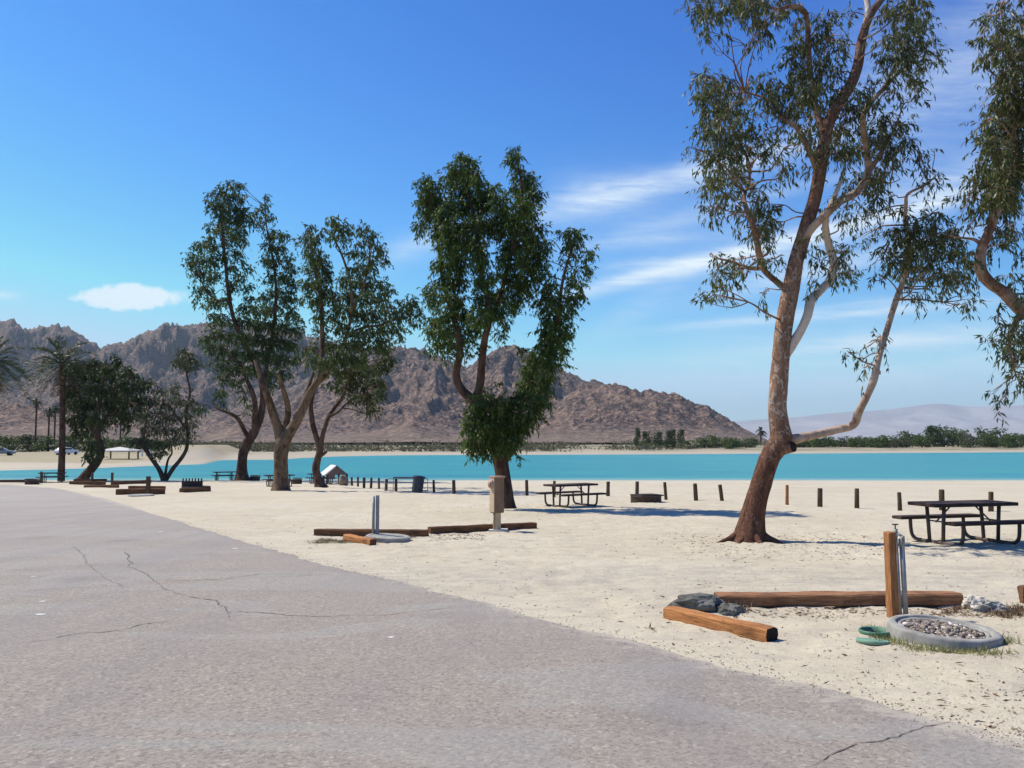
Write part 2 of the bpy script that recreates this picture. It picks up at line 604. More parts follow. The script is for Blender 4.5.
def mat_asphalt():
    m, t = new_mat('asphalt')
    p = pos(t)
    sx = t.n('ShaderNodeSeparateXYZ', ins={0: p})
    big = t.noise(p, 0.16, 4, 0.55, 0.4)
    mid = t.noise(p, 1.2, 5, 0.6)
    vo = t.n('ShaderNodeTexVoronoi', ins={'Vector': p, 'Scale': 46.0, 'Randomness': 1.0})
    st = t.ramp(vo.outputs['Color'], [(0.0, 0.0), (0.35, 0.30), (0.8, 0.55), (1.0, 1.0)])
    vo2 = t.n('ShaderNodeTexVoronoi', ins={'Vector': p, 'Scale': 120.0, 'Randomness': 1.0})
    c = t.mix(st, (0.105, 0.088, 0.070), (0.45, 0.392, 0.310))
    c = t.mix(t.math('MULTIPLY', t.ramp(vo2.outputs['Color'], [(0.3, 0), (1, 1)]), 0.4), c, (0.50, 0.44, 0.375))
    c = t.mix(t.math('MULTIPLY', t.ramp(big, [(0.36, 0), (0.66, 1)]), 0.5), c, (0.275, 0.235, 0.20))
    c = t.mix(t.math('MULTIPLY', t.ramp(mid, [(0.35, 1), (0.55, 0)]), 0.18), c, (0.17, 0.16, 0.155))
    ed = t.math('DIVIDE', t.math('SUBTRACT', 5.62, t.math('ADD', sx.outputs[0], t.math('MULTIPLY', sx.outputs[1], 0.64))), 1.19)
    drift = t.math('MULTIPLY', t.math('POWER', 2.718, t.math('MULTIPLY', t.math('MAXIMUM', ed, 0), -6.0)), 1.0)
    dn = t.noise(p, 5.0, 6, 0.75)
    c = t.mix(t.math('MULTIPLY', t.ramp(t.math('ADD', t.math('MULTIPLY', drift, 0.26), dn), [(0.63, 0), (0.80, 1)]), 0.65), c, (0.47, 0.41, 0.31))
    # old repairs, stains
    pt_ = t.noise(t.mapping(p, (0.35, 0.9, 1), rot=(0, 0, 0.5)), 0.8, 2, 0.4, 1.2)
    c = t.mix(t.math('MULTIPLY', t.ramp(pt_, [(0.52, 0), (0.545, 1)]), 0.16), c, (0.36, 0.36, 0.33))
    ol = t.n('ShaderNodeTexVoronoi', ins={'Vector': t.mapping(p, (0.5, 0.5, 0)), 'Scale': 0.9, 'Randomness': 1.0})
    c = t.mix(t.math('MULTIPLY', t.ramp(t.math('ADD', ol.outputs['Distance'], t.math('MULTIPLY', mid, 0.25)), [(0.18, 1), (0.34, 0)]), 0.28), c, (0.11, 0.10, 0.09))
    # sand blown over the far end
    far = t.ramp(t.math('DIVIDE', sx.outputs[1], 60), [(0.1, 0), (0.6, 1)])
    c = t.mix(t.math('MULTIPLY', far, 0.45), c, (0.42, 0.375, 0.325))
    # long tyre-worn streaks along the road
    st2 = t.noise(t.mapping(p, (1.2, 0.10, 1), rot=(0, 0, -0.58)), 1.0, 4, 0.6)
    c = t.mix(t.math('MULTIPLY', t.ramp(st2, [(0.45, 0), (0.6, 1)]), 0.22), c, (0.19, 0.175, 0.175))
    h = t.math('ADD', st, t.math('MULTIPLY', vo2.outputs['Distance'], 0.4))
    finish(t, c, 0.88, t.bump(h, 0.45, 0.006), 0.25)
    return m


def mat_water():
    m, t = new_mat('lake_water')
    p = pos(t)
    n1 = t.noise(t.mapping(p, (0.5, 1.4, 1)), 1.3, 5, 0.65)
    n2 = t.noise(t.mapping(p, (0.04, 0.16, 1)), 1.0, 4, 0.6, 0.4)
    n3 = t.noise(t.mapping(p, (0.10, 0.9, 1)), 1.0, 5, 0.7, 0.3)
    c = t.mix(t.ramp(n2, [(0.35, 0), (0.65, 1)]), (0.040, 0.285, 0.245), (0.022, 0.205, 0.245))
    c = t.mix(t.math('MULTIPLY', t.ramp(n3, [(0.45, 0), (0.65, 1)]), 0.35), c, (0.018, 0.16, 0.19))
    sy = t.n('ShaderNodeSeparateXYZ', ins={0: p})
    sh = t.ramp(t.math('DIVIDE', t.math('SUBTRACT', sy.outputs[1], 74), 14), [(0.0, 1), (0.12, 0.75), (0.5, 0)])
    c = t.mix(t.math('MULTIPLY', sh, t.math('GREATER_THAN', sy.outputs[1], 70)), c, (0.26, 0.40, 0.33))
    n = t.bump(n1, 1.0, 0.22)
    finish(t, c, 0.32, n, 0.22)
    return m


def mat_rockhill():
    m, t = new_mat('mountain_rock')
    p = pos(t)
    sx = t.n('ShaderNodeSeparateXYZ', ins={0: p})
    a = t.noise(p, 0.006, 7, 0.62, 0.6)
    b = t.noise(p, 0.035, 6, 0.7)
    g = t.noise(p, 0.16, 4, 0.7)
    c = t.mix(t.ramp(a, [(0.38, 0), (0.62, 1)]), (0.082, 0.060, 0.053), (0.200, 0.135, 0.104))
    c = t.mix(t.math('MULTIPLY', t.ramp(b, [(0.45, 0), (0.60, 1)]), 0.75), c, (0.034, 0.026, 0.030))
    c = t.mix(t.math('MULTIPLY', t.ramp(g, [(0.50, 0), (0.60, 1)]), 0.72), c, (0.36, 0.245, 0.175))
    # dark desert scrub dots
    c = t.mix(t.math('MULTIPLY', t.ramp(g, [(0.36, 1), (0.44, 0)]), 0.6), c, (0.055, 0.055, 0.045))
    # paler wash at the foot
    foot = t.ramp(t.math('DIVIDE', sx.outputs[2], 40), [(0.0, 1), (0.35, 0)])
    c = t.mix(t.math('MULTIPLY', foot, 0.45), c, (0.31, 0.24, 0.175))
    h = t.math('ADD', t.math('MULTIPLY', b, 1.0), t.math('MULTIPLY', g, 0.35))
    finish(t, c, 0.95, t.bump(h, 1.0, 14), 0.1)
    return m


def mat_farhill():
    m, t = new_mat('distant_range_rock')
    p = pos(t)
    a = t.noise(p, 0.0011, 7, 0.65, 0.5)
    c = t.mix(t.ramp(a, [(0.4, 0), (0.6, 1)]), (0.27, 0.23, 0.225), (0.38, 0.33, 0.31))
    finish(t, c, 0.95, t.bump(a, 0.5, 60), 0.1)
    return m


def mat_leaf(name, dark, light, odd, tr=0.22, rough=0.42, spec=0.4, scale=1.1):
    m, t = new_mat(name)
    gi = t.n('ShaderNodeNewGeometry')
    r = gi.outputs['Random Per Island']
    nz = t.noise(gi.outputs['Position'], scale, 2, 0.5)
    k = t.math('ADD', t.math('MULTIPLY', r, 0.6), t.math('MULTIPLY', t.ramp(nz, [(0.3, 0), (0.7, 1)]), 0.4))
    c = t.mix(k, dark, light)
    c = t.mix(t.math('MULTIPLY', t.math('GREATER_THAN', r, 0.88), 0.9), c, odd)
    b = t.n('ShaderNodeBsdfPrincipled', ins={'Base Color': c, 'Roughness': rough, 'Specular IOR Level': spec})
    tl = t.n('ShaderNodeBsdfTranslucent', ins={'Color': t.mix(0.5, c, light)})
    mx = t.n('ShaderNodeMixShader', ins={0: tr, 1: b.outputs[0], 2: tl.outputs[0]})
    t.n('ShaderNodeOutputMaterial', ins={0: mx.outputs[0]})
    return m


def mat_bark(name, c1, c2, c3, pale=0.25, sc=1.0):
    m, t = new_mat(name)
    p = pos(t)
    lon = t.noise(t.mapping(p, (7 * sc, 7 * sc, 1.6 * sc)), 1.6, 7, 0.68, 0.7)
    pat = t.noise(t.mapping(p, (2.2 * sc, 2.2 * sc, 1.2 * sc)), 1.3, 5, 0.6, 0.9)
    fi = t.noise(t.mapping(p, (26 * sc, 26 * sc, 6 * sc)), 1.5, 5, 0.7)
    c = t.mix(t.ramp(lon, [(0.36, 0), (0.60, 1)]), c1, c2)
    c = t.mix(t.math('MULTIPLY', t.ramp(pat, [(0.5 - pale * 0.5, 0), (0.62 - pale * 0.35, 1)]), 0.85 if pale > 0 else 0), c, c3)
    c = t.mix(t.math('MULTIPLY', t.ramp(fi, [(0.3, 1), (0.48, 0)]), 0.45), c, tuple(v * 0.45 for v in c1))
    h = t.math('ADD', lon, t.math('MULTIPLY', fi, 0.4))
    h = t.math('ADD', h, t.math('MULTIPLY', t.ramp(pat, [(0.45, 0), (0.5, 1)]), 0.3))
    finish(t, c, 0.85, t.bump(h, 0.9, 0.03), 0.2)
    return m


def mat_wood(name, c1, c2, dark, axis=(1.2, 16, 16), top=None):
    m, t = new_mat(name)
    p = objc(t)
    g = t.noise(t.mapping(p, axis), 2.2, 7, 0.65, 0.8)
    crk = t.noise(t.mapping(p, tuple(v * 2.4 for v in axis)), 2.0, 4, 0.7, 0.4)
    bl = t.noise(p, 3.5, 4, 0.6)
    c = t.mix(t.ramp(g, [(0.34, 0), (0.64, 1)]), c1, c2)
    c = t.mix(t.math('MULTIPLY', t.ramp(crk, [(0.32, 1), (0.44, 0)]), 0.8), c, dark)
    c = t.mix(t.math('MULTIPLY', t.ramp(bl, [(0.5, 0), (0.68, 1)]), 0.45), c, dark)
    h = t.math('ADD', g, t.math('MULTIPLY', crk, 0.6))
    finish(t, c, 0.85, t.bump(h, 0.8, 0.012), 0.2)
    return m


def mat_plain(name, col, col2, rough=0.6, sc=12, metallic=0.0, bump=0.2, spec=0.35):
    m, t = new_mat(name)
    p = objc(t)
    a = t.noise(p, sc, 5, 0.65)
    b = t.noise(p, sc * 6, 3, 0.6)
    c = t.mix(t.ramp(a, [(0.35, 0), (0.68, 1)]), col, col2)
    finish(t, c, rough, t.bump(t.math('ADD', a, t.math('MULTIPLY', b, 0.3)), bump, 0.01), spec, metallic)
    return m


M = {}
M['sand'] = mat_sand()
M['asphalt'] = mat_asphalt()
M['crack'] = mat_plain('crack_filler', (0.095, 0.08, 0.068), (0.19, 0.165, 0.14), 0.95, 14)
M['crackthin'] = mat_plain('crack_dust', (0.20, 0.175, 0.15), (0.28, 0.245, 0.21), 0.95, 14)
M['patch'] = mat_plain('white_paint_speck', (0.7, 0.7, 0.68), (0.6, 0.6, 0.58), 0.8, 14)
M['water'] = mat_water()
M['hill'] = mat_rockhill()
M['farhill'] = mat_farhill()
M['leaf_near'] = mat_leaf('eucalyptus_leaf', (0.034, 0.042, 0.014), (0.135, 0.165, 0.050), (0.20, 0.155, 0.09), 0.32, 0.45, 0.25)
M['leaf_mid'] = mat_leaf('dense_leaf', (0.020, 0.034, 0.010), (0.110, 0.180, 0.034), (0.17, 0.21, 0.045), 0.32, 0.5, 0.2, 1.0)
M['leaf_left'] = mat_leaf('olive_leaf', (0.022, 0.034, 0.011), (0.105, 0.155, 0.036), (0.15, 0.17, 0.05), 0.32, 0.5, 0.2, 0.5)
M['leaf_dark'] = mat_leaf('dark_leaf', (0.018, 0.030, 0.009), (0.080, 0.110, 0.026), (0.11, 0.13, 0.03), 0.2, 0.55, 0.25, 0.3)
M['leaf_grey'] = mat_leaf('grey_leaf', (0.042, 0.052, 0.022), (0.125, 0.140, 0.062), (0.15, 0.16, 0.09), 0.2, 0.55, 0.25, 0.3)
M['leaf_far'] = mat_leaf('bush_leaf', (0.030, 0.055, 0.014), (0.13, 0.18, 0.042), (0.15, 0.17, 0.05), 0.2, 0.6, 0.2, 0.12)
M['palm_leaf'] = mat_leaf('palm_frond_leaf', (0.035, 0.050, 0.022), (0.10, 0.12, 0.05), (0.19, 0.17, 0.08), 0.2, 0.5, 0.3)
M['scrub'] = mat_leaf('scrub_leaf', (0.075, 0.070, 0.038), (0.21, 0.20, 0.115), (0.27, 0.23, 0.15), 0.15, 0.7, 0.1, 0.1)
M['offwhite'] = mat_plain('weathered_white_roof', (0.50, 0.49, 0.43), (0.58, 0.56, 0.50), 0.7, 3)
M['grass'] = mat_leaf('grass_blade', (0.10, 0.14, 0.035), (0.36, 0.33, 0.14), (0.55, 0.46, 0.26), 0.25, 0.6, 0.2, 4)
M['bark_near'] = mat_bark('bark_red_brown', (0.115, 0.058, 0.036), (0.235, 0.125, 0.078), (0.36, 0.235, 0.165), 0.12)
M['bark_mid_part'] = mat_bark('bark_peeling', (0.17, 0.088, 0.052), (0.34, 0.205, 0.135), (0.52, 0.39, 0.29), 0.30)
M['bark_pale'] = mat_bark('bark_pale_smooth', (0.28, 0.185, 0.13), (0.47, 0.36, 0.28), (0.62, 0.52, 0.43), 0.45)
def mat_bark_twotone():
    m, t = new_mat('bark_red_to_tan')
    p = pos(t)
    sx = t.n('ShaderNodeSeparateXYZ', ins={0: p})
    lon = t.noise(t.mapping(p, (7, 7, 1.6)), 1.6, 7, 0.68, 0.7)
    pat = t.noise(t.mapping(p, (6.5, 6.5, 4.2)), 1.6, 6, 0.68, 0.9)
    fi = t.noise(t.mapping(p, (24, 24, 7)), 1.5, 5, 0.7)
    lo = t.mix(t.ramp(lon, [(0.36, 0), (0.60, 1)]), (0.085, 0.038, 0.024), (0.20, 0.095, 0.058))
    up = t.mix(t.ramp(lon, [(0.36, 0), (0.60, 1)]), (0.19, 0.095, 0.058), (0.36, 0.21, 0.135))
    up = t.mix(t.math('MULTIPLY', t.ramp(pat, [(0.50, 0), (0.56, 1)]), 0.8), up, (0.50, 0.38, 0.29))
    lo = t.mix(t.math('MULTIPLY', t.ramp(pat, [(0.60, 0), (0.66, 1)]), 0.6), lo, (0.30, 0.19, 0.135))
    hgt = t.math('ADD', sx.outputs[2], t.math('MULTIPLY', t.math('SUBTRACT', pat, 0.5), 1.6))
    c = t.mix(t.ramp(t.math('DIVIDE', hgt, 10), [(0.12, 0), (0.20, 1), (0.42, 1), (0.62, 0.35)]), lo, up)
    c = t.mix(t.math('MULTIPLY', t.ramp(fi, [(0.3, 1), (0.48, 0)]), 0.5), c, (0.06, 0.028, 0.018))
    h = t.math('ADD', t.math('ADD', lon, t.math('MULTIPLY', fi, 0.5)), t.math('MULTIPLY', t.ramp(pat, [(0.5, 0), (0.54, 1)]), 0.4))
    finish(t, c, 0.9, t.bump(h, 1.0, 0.035), 0.15)
    return m


M['bark_two'] = mat_bark_twotone()
M['bark_dark'] = mat_bark('bark_dark', (0.034, 0.016, 0.010), (0.085, 0.042, 0.026), (0.13, 0.08, 0.055), 0.1, 0.7)
M['bark_tan'] = mat_bark('bark_tan', (0.042, 0.023, 0.012), (0.100, 0.058, 0.031), (0.19, 0.125, 0.075), 0.2, 0.9)
M['timber'] = mat_wood('timber_orange', (0.30, 0.115, 0.038), (0.52, 0.235, 0.085), (0.075, 0.032, 0.016))
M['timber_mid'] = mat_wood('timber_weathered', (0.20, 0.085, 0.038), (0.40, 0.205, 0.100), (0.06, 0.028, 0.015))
M['timber_dark'] = mat_wood('timber_brown', (0.10, 0.045, 0.022), (0.21, 0.105, 0.052), (0.03, 0.016, 0.010))
M['timber_top'] = mat_wood('post_orange', (0.26, 0.105, 0.036), (0.42, 0.19, 0.075), (0.09, 0.045, 0.025), (16, 16, 1.2))
M['bollard'] = mat_wood('bollard_wood', (0.060, 0.040, 0.024), (0.125, 0.085, 0.050), (0.02, 0.015, 0.01), (14, 14, 1.5))
M['table_top'] = mat_plain('dark_brown_coated_top', (0.045, 0.028, 0.024), (0.070, 0.046, 0.038), 0.8, 9, spec=0.15)
M['table_pipe'] = mat_plain('brown_painted_pipe', (0.070, 0.044, 0.036), (0.105, 0.07, 0.058), 0.5, 9)
M['galv'] = mat_plain('galvanised_pipe', (0.22, 0.215, 0.21), (0.34, 0.335, 0.33), 0.62, 10, 0.35)
M['concrete'] = mat_plain('grey_concrete', (0.21, 0.20, 0.175), (0.38, 0.36, 0.315), 0.9, 7, 0, 0.5)
M['concrete_pale'] = mat_plain('pale_concrete', (0.50, 0.47, 0.42), (0.60, 0.56, 0.50), 0.9, 7, 0, 0.4)
M['gravel'] = mat_leaf('gravel_stone', (0.11, 0.085, 0.065), (0.40, 0.33, 0.265), (0.66, 0.62, 0.56), 0.0, 0.9, 0.1, 20)
M['pebble'] = mat_leaf('loose_pebble', (0.36, 0.30, 0.225), (0.55, 0.48, 0.37), (0.17, 0.125, 0.09), 0.0, 0.9, 0.1, 20)
M['litter'] = mat_leaf('dry_litter', (0.10, 0.06, 0.035), (0.26, 0.17, 0.10), (0.35, 0.26, 0.16), 0.0, 0.8, 0.1, 20)
M['green'] = mat_plain('green_plastic', (0.060, 0.155, 0.095), (0.11, 0.225, 0.145), 0.55, 9)
M['green_pale'] = mat_plain('faded_green_plastic', (0.13, 0.245, 0.165), (0.21, 0.33, 0.235), 0.6, 9)
M['rock'] = mat_plain('dark_rock', (0.060, 0.058, 0.046), (0.21, 0.20, 0.165), 0.9, 5, 0, 1.0)
M['rock_pale'] = mat_plain('pale_rock', (0.44, 0.38, 0.31), (0.74, 0.67, 0.56), 0.9, 4, 0, 1.0)
M['rock_tan'] = mat_plain('tan_rock', (0.17, 0.125, 0.085), (0.29, 0.225, 0.165), 0.9, 2, 0, 1.0)
M['box_shaded'] = mat_plain('tan_box_with_shade', (0.17, 0.100, 0.056), (0.24, 0.150, 0.088), 0.6, 5)  # tan darkened so the colour carries the shade of the front face
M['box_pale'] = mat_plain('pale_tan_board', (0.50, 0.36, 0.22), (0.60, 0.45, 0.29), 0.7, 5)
M['meter'] = mat_plain('copper_toned_cover', (0.36, 0.20, 0.13), (0.52, 0.34, 0.25), 0.5, 8)
M['iron'] = mat_plain('rusted_black_steel', (0.030, 0.022, 0.019), (0.085, 0.052, 0.038), 0.75, 8)
M['bin'] = mat_plain('dark_blue_grey_plastic', (0.030, 0.033, 0.045), (0.048, 0.052, 0.068), 0.5, 8)
M['white'] = mat_plain('white_paint', (0.74, 0.74, 0.72), (0.80, 0.80, 0.78), 0.5, 3)
M['roofgrey'] = mat_plain('grey_green_roof', (0.13, 0.16, 0.15), (0.19, 0.21, 0.20), 0.7, 3)
M['hutwall'] = mat_plain('maroon_brown_board', (0.15, 0.095, 0.090), (0.22, 0.15, 0.135), 0.7, 3)
M['carwhite'] = mat_plain('white_car_paint', (0.72, 0.72, 0.72), (0.76, 0.76, 0.76), 0.3, 3)
M['cargrey'] = mat_plain('grey_car_paint', (0.20, 0.21, 0.22), (0.24, 0.25, 0.26), 0.3, 3)
M['glass'] = mat_plain('dark_glass', (0.02, 0.025, 0.03), (0.03, 0.035, 0.04), 0.1, 3)
M['rubber'] = mat_plain('black_rubber', (0.02, 0.02, 0.02), (0.035, 0.035, 0.035), 0.8, 8)
M['near_black'] = mat_plain('cut_char_shade_black', (0.012, 0.009, 0.008), (0.03, 0.02, 0.016), 0.95, 8)  # stub face and ash; also painted shade on a timber end and valve box

# ------------------------------------------------------------------ ground, road, lake, hills


def axis_pts(fine0, fine1, step, lo, hi, g=1.07, mx=400):
    a = list(np.arange(fine0, fine1 + 1e-6, step))
    s = step
    x = a[-1]
    while x < hi:
        s = min(s * g, mx)
        x += s
        a.append(x)
    s = step
    x = a[0]
    while x > lo:
        s = min(s * g, mx)
        x -= s
        a.insert(0, x)
    return np.array(a)


xs = axis_pts(-5.0, 9.5, 0.065, -15000, 15000, 1.035)
ys = axis_pts(4.2, 17.0, 0.065, -40, 300, 1.02, 1.5)
ys = np.r_[ys[ys < 300], axis_pts(300, 301, 1.5, 300, 15000, 1.06)[1:]]
X, Y = np.meshgrid(xs, ys)
Z = H0(X, Y) + Hrel(X, Y)
nx_, ny_ = len(xs), len(ys)
idx = np.arange(nx_ * ny_).reshape(ny_, nx_)
fc = np.stack([idx[:-1, :-1], idx[:-1, 1:], idx[1:, 1:], idx[1:, :-1]], -1).reshape(-1, 4)
g = mesh_obj('ground', np.stack([X, Y, Z], -1).reshape(-1, 3), fc, M['sand'], smooth=True)
tag(g, kind='structure')

# road: strip between the beach-side edge and an offset edge 17 m away
rv, rf = [], []
yy = np.unique(np.r_[np.arange(-30, 30, 0.05), np.arange(30, 71, 0.2)])
ex = road_edge(yy) + 0.28 * (fbm(yy * 0.9, yy * 0 + 3, 4) - 0.5) + 0.17 * (fbm(yy * 6, yy * 0 + 8, 4, 0.65) - 0.5)
cols = [0.0, 0.4, 1.5, 4, 8, 13, 17.5]
for j, c in enumerate(cols):
    for yv, xv in zip(yy, ex):
        x = xv - c * 1.2
        rv.append((x, yv, float(-0.027 * max(yv, 0)) + (0.004 if j else 0.0045)))
n_ = len(yy)
a = np.arange(n_ - 1)
for j in range(len(cols) - 1):
    rf.append(np.stack([j * n_ + a, j * n_ + a + 1, (j + 1) * n_ + a + 1, (j + 1) * n_ + a], -1))
rf = np.concatenate(rf)
# cracks: jagged ribbons lying 4 mm above the asphalt
midx = [np.zeros(len(rf), int)]
faces = [rf]
rv = [np.array(rv)]
nv = len(rv[0])


def crack(pix, wid, m, seed, jag=0.05):
    global nv
    pts = [gp(*p) for p in pix]
    rr_ = np.random.default_rng(seed)
    P = []
    for a_, b_ in zip(pts, pts[1:]):
        n = max(2, int((b_ - a_).length / 0.05))
        for k in range(n):
            P.append(a_.lerp(b_, k / n))
    P.append(pts[-1])
    P = np.array([tuple(p) for p in P])
    s = np.linspace(0, len(P) * 0.05, len(P))
    off = (fbm(s * 2.2 + seed * 5, s * 0 + seed, 6, 0.72) - 0.5) * (jag + 0.03) * 3.4
    T = np.gradient(P[:, :2], axis=0)
    T /= np.linalg.norm(T, axis=1)[:, None] + 1e-9
    N = np.stack([-T[:, 1], T[:, 0]], -1)
    C = P[:, :2] + N * off[:, None]
    ww = wid * 0.6 * (0.1 + 2.1 * rr_.random(len(P)) * fbm(s * 2 + 3, s * 0 + seed, 3)) * np.minimum(1, np.minimum(np.arange(len(P)), np.arange(len(P))[::-1]) / 6 + 0.05)
    L = C + N * ww[:, None]
    R = C - N * ww[:, None]
    z = -0.027 * np.maximum(C[:, 1], 0) + 0.008
    v = np.concatenate([np.c_[L, z], np.c_[R, z]])
    n = len(P)
    a = np.arange(n - 1)
    f = np.stack([n + a, n + a + 1, a + 1, a], -1) + nv
    rv.append(v)
    faces.append(f)
    midx.append(np.full(len(f), m))
    nv += len(v)


crack([(815, 768), (832, 757), (860, 745), (888, 742), (908, 734), (925, 728), (945, 724), (960, 722)], 0.011, 1, 1, 0.012)
crack([(0, 646), (45, 641), (80, 634), (118, 631), (150, 624), (185, 622)], 0.013, 1, 2, 0.02)
crack([(0, 592), (60, 589), (110, 586), (170, 583), (235, 579), (300, 576), (340, 574)], 0.010, 2, 3, 0.03)
crack([(125, 552), (130, 566), (150, 579), (168, 590), (185, 597), (215, 602), (228, 613), (240, 612), (290, 616), (345, 618)], 0.017, 1, 4, 0.03)
crack([(228, 613), (229, 622)], 0.013, 1, 5, 0.01)
crack([(150, 582), (215, 580), (260, 575), (330, 574)], 0.012, 1, 6, 0.03)
crack([(300, 617), (380, 616), (440, 609), (495, 604)], 0.009, 2, 7, 0.02)
crack([(75, 546), (95, 570), (125, 590)], 0.014, 2, 8, 0.03)
# white specks and an oil stain
for (px, py, r) in [(42, 602, 0.022), (40, 615, 0.03), (33, 577, 0.02), (161, 532, 0.035), (391, 638, 0.022), (235, 549, 0.03)]:
    c = gp(px, py)
    k = np.linspace(0, 2 * np.pi, 9)[:-1]
    rad = r * (0.7 + 0.6 * rng.random(8))
    v = np.stack([c.x + rad * 1.8 * np.cos(k), c.y + rad * np.sin(k), np.full(8, -0.027 * c.y + 0.008)], -1)
    rv.append(v)
    f = np.array([[0, 1, 2, 3], [0, 3, 4, 7], [4, 5, 6, 7]]) + nv
    faces.append(f)
    midx.append(np.full(3, 3))
    nv += 8
road = mesh_obj('road', np.concatenate(rv), np.concatenate(faces), [M['asphalt'], M['crack'], M['crackthin'], M['patch']], matidx=np.concatenate(midx))
tag(road, kind='structure')

# lake
wv = [(-900, 60, WATER), (900, 60, WATER), (900, 420, WATER), (-900, 420, WATER)]
lake = mesh_obj('lake_water', wv, np.array([[0, 1, 2, 3]]), M['water'])
tag(lake, kind='structure')

# mountains behind the lake (polar grid, real distances)
LAY = [
    (2300, 1050, [(-900, 335), (-500, 330), (-200, 325), (-60, 332), (0, 321), (8, 320), (20, 329), (35, 326), (52, 323), (60, 327), (75, 333), (90, 343), (98, 347), (105, 344), (112, 342), (120, 342),
                  (128, 338), (145, 331), (155, 329), (165, 326), (180, 325), (200, 323), (230, 324), (260, 328), (300, 336), (350, 344), (400, 360), (470, 374), (520, 395), (600, 420), (680, 442)]),
    (1500, 700, [(100, 442), (200, 415), (250, 400), (300, 385), (340, 368), (370, 356), (385, 352), (398, 348), (407, 347), (418, 350), (435, 357), (450, 362), (466, 367.5), (480, 360), (490, 354), (505, 349),
                 (518, 348), (530, 351), (545, 358), (560, 368), (575, 376), (590, 382), (598, 384), (620, 395), (680, 420), (720, 440)]),
    (1000, 430, [(480, 442), (520, 425), (560, 400), (580, 388), (598, 384), (610, 383), (622, 384), (630, 388), (640, 391), (650, 389.5), (662, 392), (670, 393), (680, 394), (690, 402), (696, 406),
                 (708, 406), (720, 413), (733, 421), (745, 428), (757, 434), (770, 440), (790, 443)]),
    (720, 330, [(-900, 398), (-400, 395), (-100, 396), (0, 402), (60, 410), (120, 420), (180, 430), (205, 434), (218, 428), (228, 421), (240, 419), (250, 426), (262, 434), (330, 437), (390, 428),
                (412, 412), (430, 420), (450, 432), (540, 436), (560, 430), (600, 437), (700, 441)]),
]
pxs = np.arange(-900, 800, 1.5)
ds = np.r_[np.arange(400, 1500, 6.0), np.arange(1500, 3400, 12.0)]
PX, DD = np.meshgrid(pxs, ds)
UU = (PX - 512) / F
XX = UU * DD
n0 = ridged(XX * 0.0045, DD * 0.0045, 6, 0.52)
n1 = ridged(XX * 0.011 + 50, DD * 0.011, 5, 0.55)
wx = XX + 90 * (fbm(XX * 0.006, DD * 0.006, 3) - 0.5)
spur = ridged(wx * 0.014, DD * 0.0035 + 20, 4, 0.5)
ZZ = np.full(XX.shape, -8.0)
for (D, Wd, sil) in LAY:
    sp = np.array([p[0] for p in sil], float)
    sy = np.array([p[1] for p in sil], float)
    h = np.interp(PX, sp, 440 - sy, left=-5, right=-6) / F * D * 1.0
    wob = 0.55 * (fbm(XX * 0.003 + D, DD * 0.0 + 3.3, 3) - 0.5)
    t = (DD - D) / Wd + wob * 0.0
    s = np.clip(1 - np.abs(t), 0, 1)
    base = h * s ** 1.15
    amp = (h * 0.56) * np.clip(s, 0, 1) * np.clip(np.abs(t) * 3.2, 0.10, 1)
    z = base + amp * (0.9 * n0 + 0.95 * spur + 0.3 * n1 - 1.0)
    z = np.where(h > 0, z, -8)
    z = z + np.clip(h, 0, 60) * 0.06 * (n1 - 0.5) * s
    z = np.where(s > 0, z, -8)
    ZZ = np.maximum(ZZ, z)
n2 = ridged(XX * 0.028 + 9, DD * 0.028, 4, 0.6)
n3 = ridged(XX * 0.075 + 90, DD * 0.075, 3, 0.6)
hm = np.clip(ZZ, 0, 160)
ZZ = ZZ + 0.2 + np.where(ZZ > 0, sstep(0, 25, ZZ) * ((0.11 * hm + 5) * (n2 - 0.45) + (0.035 * hm + 3.0) * (n3 - 0.45) + (0.012 * hm + 2.2) * (ridged(XX * 0.19, DD * 0.17 + 7, 2) - 0.45)), 0)
idx = np.arange(XX.size).reshape(XX.shape)
fc = np.stack([idx[:-1, :-1], idx[:-1, 1:], idx[1:, 1:], idx[1:, :-1]], -1).reshape(-1, 4)
zf = ZZ.ravel()[fc].max(1)
fc = fc[zf > -3.0]
hill = mesh_obj('mountains', np.stack([XX, DD, ZZ], -1).reshape(-1, 3), fc, M['hill'], smooth=False)
tag(hill, kind='structure')

sil = [(560, 437), (650, 428), (700, 423), (743, 420), (800, 416), (848, 411), (870, 410), (890, 408.5), (905, 406.5), (919, 404.5), (935, 403), (944, 403), (955, 404.5), (973, 406), (1000, 405), (1024, 404),
       (1100, 400), (1300, 396), (1700, 400), (2200, 410)]
pxs = np.arange(540, 2300, 4.0)
ds = np.arange(8000, 13500, 90.0)
PX, DD = np.meshgrid(pxs, ds)
XX = (PX - 512) / F * DD
h = np.interp(PX, [p[0] for p in sil], [440 - p[1] for p in sil]) / F * 11000
t = (DD - 11000) / 2800
s = np.clip(1 - np.abs(t), 0, 1)
rg = ridged(XX * 0.0009, DD * 0.0009, 6, 0.5)
ZZ = h * s ** 1.1 + h * 0.35 * s * np.clip(np.abs(t) * 3, 0.05, 1) * (1.6 * rg - 1)
idx = np.arange(XX.size).reshape(XX.shape)
fc = np.stack([idx[:-1, :-1], idx[:-1, 1:], idx[1:, 1:], idx[1:, :-1]], -1).reshape(-1, 4)
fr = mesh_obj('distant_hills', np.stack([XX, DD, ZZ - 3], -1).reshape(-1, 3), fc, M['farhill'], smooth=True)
tag(fr, kind='structure')

